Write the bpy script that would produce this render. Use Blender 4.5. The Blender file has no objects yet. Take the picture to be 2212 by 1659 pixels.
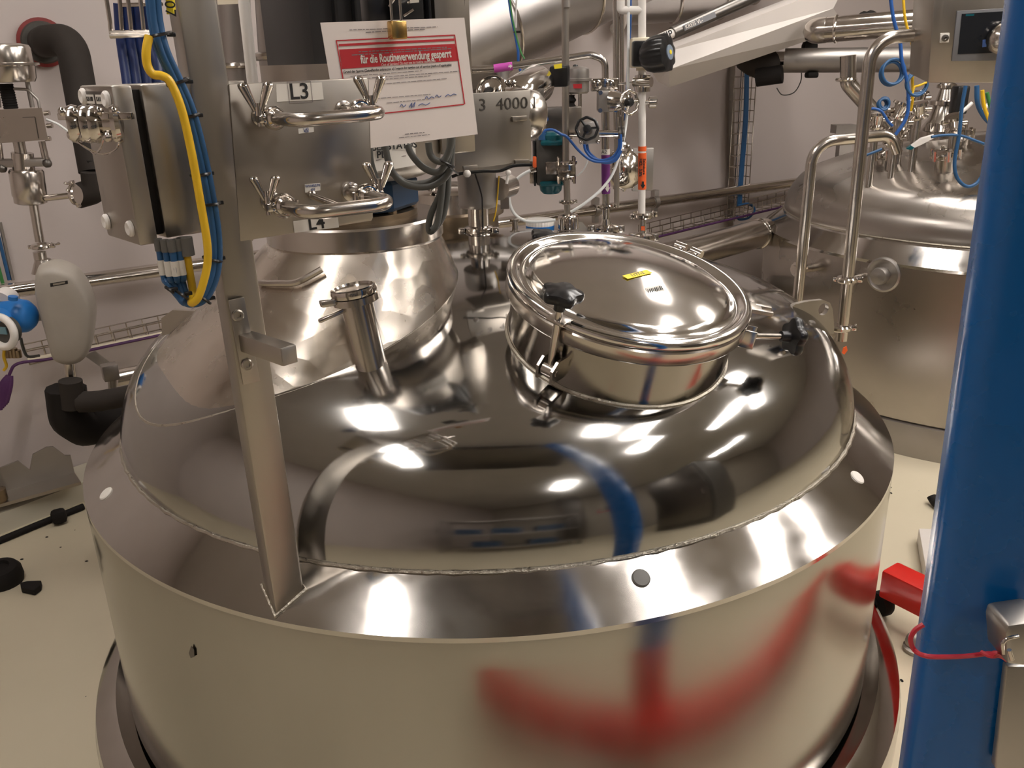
import bpy, bmesh, math, random
from mathutils import Vector, Matrix
random.seed(7)
C = bpy.context.scene.collection
V = Vector
PI = math.pi

# ------------------------------------------------------------------ camera, world, lamps, exposure
CH = 1.5                                   # eye height over the floor
F_PX = 1860.0; PW, PH = 2212, 1659
pt, rl = math.radians(20.5), math.radians(-1.7)
cF = V((0, math.cos(pt), -math.sin(pt))); cU0 = V((0, math.sin(pt), math.cos(pt))); cR0 = V((1, 0, 0))
cR = math.cos(rl)*cR0 + math.sin(rl)*cU0
cU = -math.sin(rl)*cR0 + math.cos(rl)*cU0
cam_d = bpy.data.cameras.new('camera'); cam = bpy.data.objects.new('camera', cam_d); C.objects.link(cam)
cam_d.sensor_fit = 'HORIZONTAL'; cam_d.sensor_width = 36.0; cam_d.lens = F_PX/PW*36.0
cam_d.clip_start = 0.05; cam_d.clip_end = 60
m = Matrix((cR, cU, -cF)).transposed().to_4x4(); m.translation = V((0, 0, CH)); cam.matrix_world = m
bpy.context.scene.camera = cam
sc = bpy.context.scene
sc.view_settings.view_transform = 'Standard'; sc.view_settings.look = 'None'
sc.view_settings.gamma = 1; sc.view_settings.use_curve_mapping = False
sc.view_settings.exposure = 0.0
w = bpy.data.worlds.new('world'); sc.world = w; w.use_nodes = True
w.node_tree.nodes['Background'].inputs[0].default_value = (0.9, 0.8, 0.72, 1)
w.node_tree.nodes['Background'].inputs[1].default_value = 0.05
LAMP_STRENGTH = 22.0
LAMP_COL = (1.0, 0.94, 0.885)
CEIL = 3.05
# lamps of the ceiling: x, y, length, width, turn
LAMPS = [(-1.0, 1.85, .8, .28, 0), (-1.0, .55, 1.1, .26, 0), (1.45, 1.5, 1.4, .24, 0), (0.98, 1.2, .5, .22, 0), (1.8, .55, .6, .26, 0), (1.25, -1.5, .7, .3, 0),
         (2.85, 1.75, 1.2, .26, 0), (1.3, 3.3, 1.2, .26, 0), (2.9, 2.7, 1.8, .26, 62),
          (4.6, .4, 1.2, .26, 0)]

# ------------------------------------------------------------------ pixel helpers (2212 x 1659)
def ray(x, y): return (x-PW/2)/F_PX*cR - (y-PH/2)/F_PX*cU + cF
O = V((0, 0, CH))
def at(x, y, Y): d = ray(x, y); return O + d*(Y/d.y)
def atz(x, y, z): d = ray(x, y); return O + d*((z-CH)/d.z)
def on(x, y, p, n): d = ray(x, y); return O + d*((p-O).dot(n)/d.dot(n))
def pxm(p): return (p-O).dot(cF)/F_PX      # metres per pixel at p
WU = V((.85, .527, 0)).normalized(); WN = V((-.527, .85, 0)).normalized(); W0 = V((-1.94, 2.91, 0))
def wl(x, y, off=0): return on(x, y, W0-WN*off, WN)

# ------------------------------------------------------------------ materials
MATS = {}
def principled(name):
    m = bpy.data.materials.new(name); m.use_nodes = True; nt = m.node_tree
    MATS[name] = m
    return m, nt, nt.nodes['Principled BSDF']
def nd(nt, t, **kw):
    n = nt.nodes.new(t)
    for k, v in kw.items():
        if k in n.inputs: n.inputs[k].default_value = v
        else: setattr(n, k, v)
    return n
def noise_chain(nt, scale, stretch=(1, 1, 1), detail=4, rough=.55):
    tc = nd(nt, 'ShaderNodeTexCoord'); mp = nd(nt, 'ShaderNodeMapping'); mp.inputs['Scale'].default_value = stretch
    no = nd(nt, 'ShaderNodeTexNoise'); no.inputs['Scale'].default_value = scale; no.inputs['Detail'].default_value = detail; no.inputs['Roughness'].default_value = rough
    nt.links.new(tc.outputs['Object'], mp.inputs[0]); nt.links.new(mp.outputs[0], no.inputs['Vector'])
    return no
def ramp(nt, src, a, b, lo=.3, hi=.7):
    mr = nd(nt, 'ShaderNodeMapRange'); mr.inputs['From Min'].default_value = lo; mr.inputs['From Max'].default_value = hi
    mr.inputs['To Min'].default_value = a; mr.inputs['To Max'].default_value = b
    nt.links.new(src, mr.inputs['Value']); return mr.outputs[0]
def mixcol(nt, fac, a, b):
    mx = nd(nt, 'ShaderNodeMix'); mx.data_type = 'RGBA'
    nt.links.new(fac, mx.inputs[0]); mx.inputs[6].default_value = (*a, 1); mx.inputs[7].default_value = (*b, 1)
    return mx.outputs[2]
def bump(nt, bs, h, strength, dist, prev=None):
    b = nd(nt, 'ShaderNodeBump'); b.inputs['Strength'].default_value = strength; b.inputs['Distance'].default_value = dist
    nt.links.new(h, b.inputs['Height'])
    if prev is not None: nt.links.new(prev, b.inputs['Normal'])
    nt.links.new(b.outputs[0], bs.inputs['Normal']); return b.outputs[0]
def metal(name, col, r0, r1, scale=8, stretch=(1, 1, 1), wave=0.0, wscale=3, grain=0.0, gscale=90, gstretch=(1, 1, 1), dark=.75):
    m, nt, bs = principled(name)
    bs.inputs['Metallic'].default_value = 1
    no = noise_chain(nt, scale, stretch)
    nt.links.new(ramp(nt, no.outputs[0], r0, r1), bs.inputs['Roughness'])
    nt.links.new(mixcol(nt, no.outputs[0], tuple(c*dark for c in col), col), bs.inputs['Base Color'])
    prev = None
    if wave: prev = bump(nt, bs, noise_chain(nt, wscale, detail=3).outputs[0], wave, .02)
    if grain: prev = bump(nt, bs, noise_chain(nt, gscale, gstretch, 3).outputs[0], grain, .002, prev)
    return m
def plain(name, col, rough=.5, var=.12, scale=12, bumps=0, spec=.5, emit=0):
    m, nt, bs = principled(name)
    no = noise_chain(nt, scale)
    nt.links.new(mixcol(nt, no.outputs[0], tuple(c*(1-var) for c in col), tuple(min(1, c*(1+var)) for c in col)), bs.inputs['Base Color'])
    bs.inputs['Roughness'].default_value = rough
    bs.inputs['Specular IOR Level'].default_value = spec
    if bumps: bump(nt, bs, noise_chain(nt, scale*6).outputs[0], bumps, .003)
    if emit:
        bs.inputs['Emission Color'].default_value = (*col, 1); bs.inputs['Emission Strength'].default_value = emit
    return m
ST = (.60, .56, .51)
dome_steel = metal('dome_steel', (.49, .478, .46), .05, .14, 5, wave=.10, wscale=3.4)
clad_steel = metal('clad_steel', (.455, .435, .40), .13, .22, 3, (1, 1, .2))
collar_steel = metal('collar_steel', (.62, .59, .56), .06, .15, 7)
brushed = metal('brushed_steel', (.50, .46, .41), .30, .45, 14, (1, 1, .15), wave=.02, wscale=6)
panel_steel = metal('panel_steel', (.50, .455, .40), .26, .42, 6, wave=.05, wscale=4)
pipe_steel = metal('pipe_steel', (.66, .61, .56), .16, .26, 9)
bright_steel = metal('bright_steel', (.72, .67, .62), .07, .16, 10)
lid_steel = metal('lid_steel', (.84, .81, .775), .07, .14, 6, wave=.03, wscale=4)
dull_steel = metal('dull_steel', (.48, .45, .42), .38, .52, 9)
duct_steel = metal('duct_steel', (.50, .47, .45), .34, .48, 5, wave=.06, wscale=5)
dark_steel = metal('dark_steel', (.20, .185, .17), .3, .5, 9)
neck_steel = metal('neck_steel', (.40, .375, .34), .10, .2, 9)
cast_steel = plain('bead_blasted_steel', (.40, .36, .31), .5, .08, 20, .05, spec=.6)
tank_two_steel = metal('tank_two_steel', (.52, .48, .44), .24, .34, 4)
def add_aniso(m, amt):
    nt = m.node_tree; bs = nt.nodes['Principled BSDF']; tg = nd(nt, 'ShaderNodeTangent'); tg.direction_type = 'RADIAL'; tg.axis = 'Z'
    bs.inputs['Anisotropic'].default_value = amt; nt.links.new(tg.outputs[0], bs.inputs['Tangent'])
add_aniso(tank_two_steel, .8)
weld_steel = metal('weld_steel', (.62, .57, .48), .25, .5, 120, grain=1.0, gscale=220)
wall_m = plain('wall_paint', (.545, .48, .455), .55, .05, 1.2, .03)
ceil_m = plain('ceiling_paint', (.62, .595, .57), .8, .08, 2)
rear_m = plain('rear_wall_paint', (.40, .365, .31), .7, .12, 1.5)
white_paint = plain('white_paint', (.74, .69, .65), .45, .04, 3)
beige_paint = plain('beige_paint', (.56, .52, .42), .5, .06, 4)
black_rubber = plain('black_rubber', (.013, .011, .010), .7, .3, 20, .05, spec=.2)
insul = plain('pipe_insulation', (.036, .030, .026), .8, .18, 18, .12, spec=.2)
black_plastic = plain('black_plastic', (.012, .012, .013), .28, .2, 15)
black_box = plain('black_machine_paint', (.020, .019, .020), .45, .2, 6)
grey_plastic = plain('grey_plastic', (.13, .125, .115), .5)
grey_cable = plain('grey_cable', (.085, .085, .078), .45)
dark_grey_box = plain('dark_grey_casting', (.065, .060, .052), .5, .1, 10)
white_plastic = plain('white_plastic', (.80, .76, .72), .4, .03)
cream_plastic = plain('cream_plastic', (.70, .62, .48), .45, .05)
label_white = plain('label_white', (.74, .70, .64), .5, .03)
paper_m = plain('paper_white', (.78, .70, .655), .7, .03, 3)
ink = plain('black_ink', (.015, .014, .014), .6)
grey_ink = plain('grey_ink', (.22, .19, .19), .6)
blue_ink = plain('blue_ink', (.10, .14, .32), .6)
red_ink = plain('red_ink', (.50, .022, .030), .55, .06)
blue_cable = plain('blue_cable', (.022, .095, .23), .42, .12, 30)
bright_blue_cable = plain('bright_blue_cable', (.02, .10, .36), .4, .12, 30)
navy_strap = plain('navy_cable', (.008, .022, .10), .42, .2, 30)
yellow_cable = plain('yellow_cable', (.78, .48, .02), .4, .06)
green_cable = plain('green_cable', (.05, .22, .06), .4)
purple_cable = plain('purple_cable', (.075, .018, .09), .5)
milky_hose = plain('milky_hose', (.72, .73, .72), .3, .04)
blue_dev = plain('blue_housing', (.015, .17, .52), .38, .06)
blue_dark = plain('dark_blue_paint', (.008, .042, .10), .45, .12)
teal = plain('teal_paint', (.0, .085, .11), .35, .08)
purple_tape = plain('purple_tape', (.15, .025, .17), .45)
magenta_tape = plain('magenta_tape', (.55, .08, .42), .45)
orange_tape = plain('orange_tape', (.85, .13, .025), .5, .04)
yellow_tape = plain('yellow_tape', (.85, .68, .03), .5, .04)
red_paint = plain('red_paint', (.62, .018, .012), .32, .06)
dark_red = plain('dark_red_collar', (.20, .018, .016), .6, .2)
red_wire = plain('red_wire', (.60, .03, .055), .45)
screen_m = plain('dark_screen', (.012, .014, .018), .12)
grey_frame = plain('grey_frame', (.16, .16, .17), .5)
def mk_brass():
    return metal('brass', (.72, .46, .16), .22, .32, 20)
brass = mk_brass()
copper_oil = metal('tarnished_steel', (.36, .28, .19), .25, .4, 8)
def mk_cone():
    m, nt, bs = principled('swirl_steel'); bs.inputs['Metallic'].default_value = 1
    bs.inputs['Base Color'].default_value = (.66, .60, .53, 1)
    tc = nd(nt, 'ShaderNodeTexCoord'); vo = nd(nt, 'ShaderNodeTexVoronoi'); vo.inputs['Scale'].default_value = 16
    mp = nd(nt, 'ShaderNodeMapping'); mp.inputs['Scale'].default_value = (1, 1, 1.6)
    nt.links.new(tc.outputs['Object'], mp.inputs[0]); nt.links.new(mp.outputs[0], vo.inputs['Vector'])
    p = bump(nt, bs, vo.outputs['Distance'], .13, .012)
    p = bump(nt, bs, noise_chain(nt, 5, detail=3).outputs[0], .13, .02, p)
    no = noise_chain(nt, 12); nt.links.new(ramp(nt, no.outputs[0], .16, .34), bs.inputs['Roughness'])
    return m
cone_steel = mk_cone()
def mk_floor():
    m, nt, bs = principled('floor_epoxy')
    no = noise_chain(nt, 1.6, detail=5)
    c = mixcol(nt, no.outputs[0], (.54, .475, .345), (.63, .56, .42))
    sp = noise_chain(nt, 38, detail=2)
    f = ramp(nt, sp.outputs[0], 0, 1, .775, .79)
    mx = nd(nt, 'ShaderNodeMix'); mx.data_type = 'RGBA'; nt.links.new(f, mx.inputs[0]); nt.links.new(c, mx.inputs[6]); mx.inputs[7].default_value = (.10, .085, .065, 1)
    nt.links.new(mx.outputs[2], bs.inputs['Base Color'])
    nt.links.new(ramp(nt, noise_chain(nt, 4).outputs[0], .28, .45), bs.inputs['Roughness'])
    return m
floor_m = mk_floor()
def mk_blue_post():
    m, nt, bs = principled('blue_post_paint')
    chips = noise_chain(nt, 17, (1, 1, .55), 3)
    f = ramp(nt, chips.outputs[0], 0, 1, .70, .725)
    nt.links.new(mixcol(nt, f, (.001, .105, .36), (.012, .012, .014)), bs.inputs['Base Color'])
    nt.links.new(ramp(nt, noise_chain(nt, 10).outputs[0], .22, .34), bs.inputs['Roughness'])
    bump(nt, bs, noise_chain(nt, 60).outputs[0], .06, .004)
    return m
blue_post_m = mk_blue_post()
def mk_lamp():
    m, nt, bs = principled('lamp_diffuser')
    bs.inputs['Emission Color'].default_value = (*LAMP_COL, 1); bs.inputs['Emission Strength'].default_value = LAMP_STRENGTH
    bs.inputs['Base Color'].default_value = (.8, .8, .8, 1)
    return m
lamp_m = mk_lamp()

# ------------------------------------------------------------------ mesh builder
def frame(z, hint=None):
    z = V(z).normalized()
    h = V(hint) if hint is not None else (V((0, 0, 1)) if abs(z.z) < .95 else V((1, 0, 0)))
    x = (h - z*h.dot(z)).normalized()
    return Matrix((x, z.cross(x), z)).transposed()
def xf(loc, z=(0, 0, 1), hint=None):
    m = frame(z, hint).to_4x4(); m.translation = V(loc); return m
class MB:
    def __init__(s): s.bm = bmesh.new()
    def _grid(s, rings, closed_u=True, cap0=True, cap1=True, closed_v=False):
        bm = s.bm; R = [[bm.verts.new(p) for p in r] for r in rings]
        n = len(R[0]); k = len(R)
        for i in range(k if closed_v else k-1):
            a, b = R[i], R[(i+1) % k]
            for j in range(n if closed_u else n-1):
                q = (a[j], a[(j+1) % n], b[(j+1) % n], b[j])
                try: bm.faces.new(q)
                except ValueError: pass
        if closed_u and not closed_v:
            if cap0: bm.faces.new(R[0][::-1])
            if cap1: bm.faces.new(R[-1])
        return s
    def box(s, c, size, axes=None, bev=0):
        """axes: 3 vectors (x,y,z); c centre"""
        ax = [V(a).normalized() for a in axes] if axes else [V((1, 0, 0)), V((0, 1, 0)), V((0, 0, 1))]
        c = V(c); sx, sy, sz = [k/2 for k in size]
        t = bmesh.new()
        vs = [t.verts.new(c+ax[0]*sx*i+ax[1]*sy*j+ax[2]*sz*k) for i in (-1, 1) for j in (-1, 1) for k in (-1, 1)]
        for f in ((0, 1, 3, 2), (4, 6, 7, 5), (0, 4, 5, 1), (2, 3, 7, 6), (0, 2, 6, 4), (1, 5, 7, 3)): t.faces.new([vs[i] for i in f])
        bmesh.ops.recalc_face_normals(t, faces=t.faces)
        if bev: bmesh.ops.bevel(t, geom=t.edges[:], offset=min(bev, min(sx, sy, sz)*.95), segments=2, profile=.5, affect='EDGES')
        s.merge(t); return s
    def merge(s, t):
        mp = {v: s.bm.verts.new(v.co) for v in t.verts}
        for f in t.faces:
            try: s.bm.faces.new([mp[v] for v in f.verts])
            except ValueError: pass
        t.free()
    def hull8(s, pts):
        """pts: 4 front + 4 back corners in the same order"""
        t = bmesh.new(); vs = [t.verts.new(p) for p in pts]
        for f in ((0, 1, 2, 3), (7, 6, 5, 4), (0, 4, 5, 1), (1, 5, 6, 2), (2, 6, 7, 3), (3, 7, 4, 0)): t.faces.new([vs[i] for i in f])
        bmesh.ops.recalc_face_normals(t, faces=t.faces); s.merge(t); return s
    def prism(s, poly, d, bev=0):
        """polygon of 3D points extruded by vector d"""
        t = bmesh.new(); d = V(d)
        a = [t.verts.new(p) for p in poly]; b = [t.verts.new(V(p)+d) for p in poly]; n = len(a)
        t.faces.new(a); t.faces.new(b[::-1])
        for i in range(n): t.faces.new((a[i], b[i], b[(i+1) % n], a[(i+1) % n]))
        bmesh.ops.recalc_face_normals(t, faces=t.faces)
        if bev: bmesh.ops.bevel(t, geom=t.edges[:], offset=bev, segments=2, profile=.5, affect='EDGES')
        s.merge(t); return s
    def cyl(s, p0, p1, r, r1=None, seg=24):
        p0, p1 = V(p0), V(p1); f = frame(p1-p0); r1 = r if r1 is None else r1
        rings = [[p + f @ V((q*math.cos(2*PI*i/seg), q*math.sin(2*PI*i/seg), 0)) for i in range(seg)] for p, q in ((p0, r), (p1, r1))]
        return s._grid(rings)
    def lathe(s, prof, mtx, seg=48, closed=False, cap0=True, cap1=True):
        rings = []
        for r, z in prof:
            r = max(r, 1e-4)
            rings.append([mtx @ V((r*math.cos(2*PI*i/seg), r*math.sin(2*PI*i/seg), z)) for i in range(seg)])
        return s._grid(rings, True, cap0, cap1, closed)
    def tube(s, pts, r, seg=14, fillet=0, fseg=7, smooth=0, closed=False):
        P = [V(p) for p in pts]
        if fillet: P = round_path(P, fillet, fseg)
        if smooth: P = spline(P, smooth)
        n = len(P); T = []
        for i in range(n):
            if closed: t = P[(i+1) % n]-P[i-1]
            else: t = P[min(i+1, n-1)]-P[max(i-1, 0)]
            T.append(t.normalized())
        x = frame(T[0]) @ V((1, 0, 0)); rings = []
        for i in range(n):
            x = (x - T[i]*x.dot(T[i])).normalized(); y = T[i].cross(x)
            rr = r(i/(n-1)) if callable(r) else r
            rings.append([P[i] + (x*math.cos(2*PI*k/seg)+y*math.sin(2*PI*k/seg))*rr for k in range(seg)])
        return s._grid(rings, True, True, True, closed)
    def ball(s, c, r, seg=16, sq=(1, 1, 1), ax=None):
        c = V(c); f = ax or Matrix.Identity(3); k = max(6, seg//2); prof = []
        rings = []
        for i in range(1, k):
            a = PI*i/k
            rings.append([c + f @ V((r*math.sin(a)*math.cos(2*PI*j/seg)*sq[0], r*math.sin(a)*math.sin(2*PI*j/seg)*sq[1], -r*math.cos(a)*sq[2])) for j in range(seg)])
        return s._grid(rings)
    def torus(s, c, ax, R, r, seg=40, rs=10, wob=0, n=0):
        f = frame(ax); c = V(c); rings = []
        for i in range(seg):
            a = 2*PI*i/seg; RR = R*(1+wob*math.cos(n*a)) if wob else R
            rings.append([c + f @ V(((RR+r*math.cos(2*PI*k/rs))*math.cos(a), (RR+r*math.cos(2*PI*k/rs))*math.sin(a), r*math.sin(2*PI*k/rs))) for k in range(rs)])
        return s._grid(rings, True, False, False, True)
def spline(P, k):
    out = []
    for i in range(len(P)-1):
        a, b, c, d = P[max(i-1, 0)], P[i], P[i+1], P[min(i+2, len(P)-1)]
        for j in range(k):
            t = j/k
            out.append(.5*((2*b)+(c-a)*t+(2*a-5*b+4*c-d)*t*t+(3*b-a-3*c+d)*t*t*t))
    return out+[P[-1]]
def round_path(P, r, n):
    out = [P[0]]
    for i in range(1, len(P)-1):
        a, b, c = P[i-1], P[i], P[i+1]; u = (a-b); v = (c-b); lu, lv = u.length, v.length; u.normalize(); v.normalize()
        ang = u.angle(v)
        if ang > PI-.02: out.append(b); continue
        d = min(r/math.tan(ang/2), lu*.49, lv*.49)
        p, q = b+u*d, b+v*d
        rr = d*math.tan(ang/2); ctr = b+(u+v).normalized()*(rr/math.sin(ang/2))
        e1 = (p-ctr); e2 = (q-ctr); th = e1.angle(e2) if e1.length > 1e-9 else 0
        for j in range(n+1):
            t = j/n
            out.append(ctr + (e1*math.sin((1-t)*th)+e2*math.sin(t*th))/math.sin(th) if th > 1e-3 else b)
    return out+[P[-1]]

from mathutils import noise as mn
def wavy(mb, amp, freq, zmul=1):
    for v in mb.bm.verts:
        q = V((v.co.x*freq, v.co.y*freq, v.co.z*freq*zmul)); r = V((v.co.x-TC.x, v.co.y-TC.y, 0)).normalized()
        v.co += (ZZ_*.7+r*.7)*amp*(mn.noise(q)+.45*mn.noise(q*2.3))
ZZ_ = V((0, 0, 1))
def root_loc(o):
    while o.parent: o = o.parent
    return V(o.location)
def link_mesh(mb, name, mat, parent=None, angle=38, origin=None):
    bmesh.ops.recalc_face_normals(mb.bm, faces=mb.bm.faces)
    if parent is not None: off = root_loc(parent)
    elif origin is not None: off = V(origin)
    else:
        co = [v.co for v in mb.bm.verts]
        off = V(((min(c.x for c in co)+max(c.x for c in co))/2, (min(c.y for c in co)+max(c.y for c in co))/2, min(c.z for c in co)))
    bmesh.ops.translate(mb.bm, verts=mb.bm.verts, vec=-off)
    me = bpy.data.meshes.new(name); mb.bm.to_mesh(me); mb.bm.free()
    me.polygons.foreach_set('use_smooth', [True]*len(me.polygons)); me.set_sharp_from_angle(angle=math.radians(angle))
    me.materials.append(mat)
    o = bpy.data.objects.new(name, me); C.objects.link(o)
    if parent is not None: o.parent = parent
    else: o.location = off
    return o
part = link_mesh
def thing(name, label, cat, loc, group=None):
    o = bpy.data.objects.new(name, None); C.objects.link(o); o.location = V(loc); o.empty_display_size = .05
    o['label'] = label; o['category'] = cat
    if group: o['group'] = group
    return o
def solo(mb, name, mat, label, cat, group=None, angle=38):
    o = link_mesh(mb, name, mat, None, angle); o['label'] = label; o['category'] = cat
    if group: o['group'] = group
    return o
def struct(mb, name, mat, angle=30):
    o = link_mesh(mb, name, mat, None, angle); o['kind'] = 'structure'; return o
def text(parent, name, body, size, org, ex, ey, mat, bold=0, align='CENTER', depth=.0003, fit=0):
    cu = bpy.data.curves.new('text', 'FONT'); cu.body = body; cu.size = size; cu.offset = bold; cu.extrude = depth
    cu.align_x = align; cu.align_y = 'CENTER'; cu.resolution_u = 3
    o = bpy.data.objects.new('text', cu); C.objects.link(o)
    ex = V(ex).normalized(); ey = (V(ey)-ex*V(ey).dot(ex)).normalized(); ez = ex.cross(ey)
    bpy.context.view_layer.update()
    me = bpy.data.meshes.new_from_object(o.evaluated_get(bpy.context.evaluated_depsgraph_get()))
    bpy.data.objects.remove(o); bpy.data.curves.remove(cu)
    if fit:
        xs = [v.co.x for v in me.vertices]; me.transform(Matrix.Diagonal((fit/(max(xs)-min(xs)), 1, 1, 1)))
    mt = Matrix((ex, ey, ez)).transposed().to_4x4(); mt.translation = V(org)-root_loc(parent)
    me.transform(mt); me.name = name; me.materials.clear(); me.materials.append(mat)
    q = bpy.data.objects.new(name, me); C.objects.link(q); q.parent = parent
    return q

# small shared fittings -------------------------------------------------------------
def clamp_ring(mb, c, ax, r, w=None):
    w = w or r*.9
    mb.lathe([(r*.9, -w*.5), (r*1.45, -w*.5), (r*1.72, -w*.22), (r*1.72, w*.22), (r*1.45, w*.5), (r*.9, w*.5)], xf(c, ax), 28)
def wing_nut(mb, base, up, side, s):
    base, up, side = V(base), V(up).normalized(), V(side).normalized()
    fw = up.cross(side)
    mb.cyl(base, base+up*.45*s, .24*s, .19*s, 14)
    for q in (-1, 1):
        a = base+up*.25*s+side*q*.14*s; e = base+up*1.55*s+side*q*.66*s
        mb.cyl(a, e, .16*s, .29*s, 12); mb.ball(e, .30*s, 12, (1, 1, .6))
def bolt_stub(mb, base, up, s): mb.cyl(base, V(base)+V(up).normalized()*s, s*.17, None, 10)
def add_clamp(parent, c, ax, r, mat=None, side=None, up=None, w=None):
    c = V(c); ax = V(ax).normalized()
    b = MB(); clamp_ring(b, c, ax, r, w)
    sd = V(side).normalized() if side is not None else frame(ax) @ V((1, 0, 0))
    b.box(c+sd*r*1.95, (r*.9, r*.7, r*.8), (sd, ax.cross(sd), ax), r*.1)
    b.box(c-sd*r*1.85, (r*.5, r*.5, r*.7), (sd, ax.cross(sd), ax), r*.1)
    cl = part(b, 'clamp', mat or bright_steel, parent)
    n = MB(); u = V(up).normalized() if up is not None else ax.cross(sd)
    base = c+sd*r*2.0+u*r*.35
    wing_nut(n, base, u, sd if abs(u.dot(sd)) < .5 else ax, r*.9)
    part(n, 'wing_nut', mat or bright_steel, cl)
    return cl
def bolt_heads(parent, pts, n, r, mat, name='bolt'):
    for p in pts:
        b = MB(); b.lathe([(r*1.0, 0), (r, r*.35), (r*.8, r*.55), (r*.45, r*.55), (r*.42, r*.2), (.0001, r*.2)], xf(p, n), 16); part(b, name, mat, parent)

# ------------------------------------------------------------------ room shell
S0, S1, D1 = -2.3, 8.5, -7.4
def rm(s, n, z): p = W0+WU*s+WN*n; return V((p.x, p.y, z))
def slab(name, s0, s1, n0, n1, z0, z1, mat):
    b = MB(); b.hull8([rm(s0, n0, z0), rm(s1, n0, z0), rm(s1, n1, z0), rm(s0, n1, z0), rm(s0, n0, z1), rm(s1, n0, z1), rm(s1, n1, z1), rm(s0, n1, z1)])
    return struct(b, name, mat)
slab('floor', S0, S1, D1, 0, -.1, 0, floor_m)
slab('ceiling', S0, S1, D1, 0, CEIL, CEIL+.1, ceil_m)
slab('wall_back', S0-.1, S1+.1, 0, .1, -.1, CEIL+.1, wall_m)
slab('wall_left', S0-.1, S0, D1, 0, -.1, CEIL+.1, wall_m)
slab('wall_right', S1, S1+.1, D1, 0, -.1, CEIL+.1, wall_m)
slab('wall_front', S0-.1, S1+.1, D1-.1, D1, -.1, CEIL+.1, rear_m)
# dark pillar against the wall behind the camera (mirrored in the dome)
slab('trim_1', -.2, .35, D1, D1+.35, 0, CEIL, dark_steel)
# kerb along the foot of the back wall, at the left
a, b_ = atz(0, 1155, 0), atz(176, 1085, 0); dr = (b_-a).normalized()
kb = MB(); up = V((0, 0, .075)); bk = V((-dr.y, dr.x, 0))*.16
p0, p1 = a-dr*.5, b_+dr*.35
kb.hull8([p0, p1, p1+bk, p0+bk, p0+up, p1+up, p1+bk+up, p0+bk+up]); struct(kb, 'trim_2', beige_paint)
# white sloping soffit of the stair, upper right
b = MB()
A, Bq, Cq, Dq = at(1424, 116, 3.75), at(1830, -40, 4.1), at(1800, 18, 4.1), at(1446, 150, 3.75)
g = WN*.22+V((0, 0, -.085)); bt = WN*.5
E1, E2 = Dq+V((.03, .16, -.075)), Cq+V((.03, .16, -.075))+V((.10, 0, .0))
front = [A, Dq, E1, E1+V((0, .3, .02)), A+V((0, .5, 0))]; rear = [Bq, Cq, E2, E2+V((0, .3, .02)), Bq+V((0, .5, 0))]
b._grid([front, rear]); struct(b, 'trim_3', white_paint)

for i, (x, y, L, Wd, rot) in enumerate(LAMPS):
    c, s = math.cos(math.radians(rot)), math.sin(math.radians(rot)); ax = [(c, s, 0), (-s, c, 0), (0, 0, 1)]
    lab = ['short ceiling lamp over the cone of the front tank', 'linear ceiling lamp over the left edge of the front tank', 'linear ceiling lamp over the right side of the front tank', 'short ceiling lamp above the manhole lid',
           'short ceiling lamp right of the camera', 'ceiling lamp behind the camera on the right', 'linear ceiling lamp over the blue post', 'linear ceiling lamp over the white plastic pipe',
           'slanting ceiling lamp in front of the rear tank', 'linear ceiling lamp far to the right of the camera'][i]
    t = thing('ceiling_lamp', lab, 'lamp', (x, y, CEIL), 'linear ceiling lamps')
    b = MB(); b.box((x, y, CEIL-.03), (Wd+.04, L+.04, .06), ax, .008); part(b, 'housing', white_paint, t)
    b = MB(); b.box((x, y, CEIL-.066), (Wd, L, .012), ax, .003); part(b, 'diffuser', lamp_m, t)

# unseen things added around the camera for the dome to mirror
b = MB(); b.box((0, .36, 2.80), (1.45, .72, .30), None, .02); ob = thing('added_duct', 'unseen dark duct added above the camera to darken the dome reflection', 'duct', (0, .36, 2.65)); part(b, 'duct_body', dark_steel, ob)  # added out of view so the dome mirrors a darker ceiling
for x in (-.6, .6): b = MB(); b.cyl((x, .36, 2.94), (x, .36, CEIL), .008, None, 8); part(b, 'hanger', dull_steel, ob)
rk = thing('added_rack', 'unseen low rack with blue bins added behind the camera for the dome reflection', 'rack', (.3, -2.0, 0))  # rack and bins are out of view, added only for the dome's reflection
for x in (-.8, 1.4):
    for y in (-2.25, -1.75): b = MB(); b.box((x, y, .75), (.05, .05, 1.5), None, .004); part(b, 'upright', dark_steel, rk)
for z in (.25, .85, 1.45): b = MB(); b.box((.3, -2.0, z), (2.2, .52, .04), None, .004); part(b, 'shelf', dull_steel, rk)
for k, (x, z) in enumerate(((-.4, .87), (.2, .87), (.9, .87), (-.1, .27), (.8, .27))):
    b = MB(); b.box((x, -2.0, z+.12), (.46, .42, .24), None, .01); solo(b, 'added_bin', blue_dark, ('left', 'middle', 'right', 'left', 'right')[k]+' dark blue bin on the '+('upper' if z > .5 else 'lower')+' shelf of the unseen added rack behind the camera', 'bin', 'bins on the added rack behind the camera')  # unseen bins, added to bring dark blue into the dome's reflection
mc = thing('added_cabinet', 'unseen dark cabinet added right of the camera for the dome reflection', 'cabinet', (2.7, -.2, 0))  # unseen cabinet, added as a dark shape for the dome to reflect
b = MB(); b.box((2.7, -.2, 1.0), (.8, 1.1, 2.0), None, .015); part(b, 'cabinet_body', dark_grey_box, mc)
b = MB(); b.box((2.285, -.2, 1.05), (.03, .95, 1.7), None, .008); cd = part(b, 'cabinet_door', dark_steel, mc)
b = MB(); b.tube([(2.27, .18, .95), (2.235, .18, .97), (2.235, .18, 1.13), (2.27, .18, 1.15)], .008, 8); part(b, 'handle', bright_steel, cd)

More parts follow.
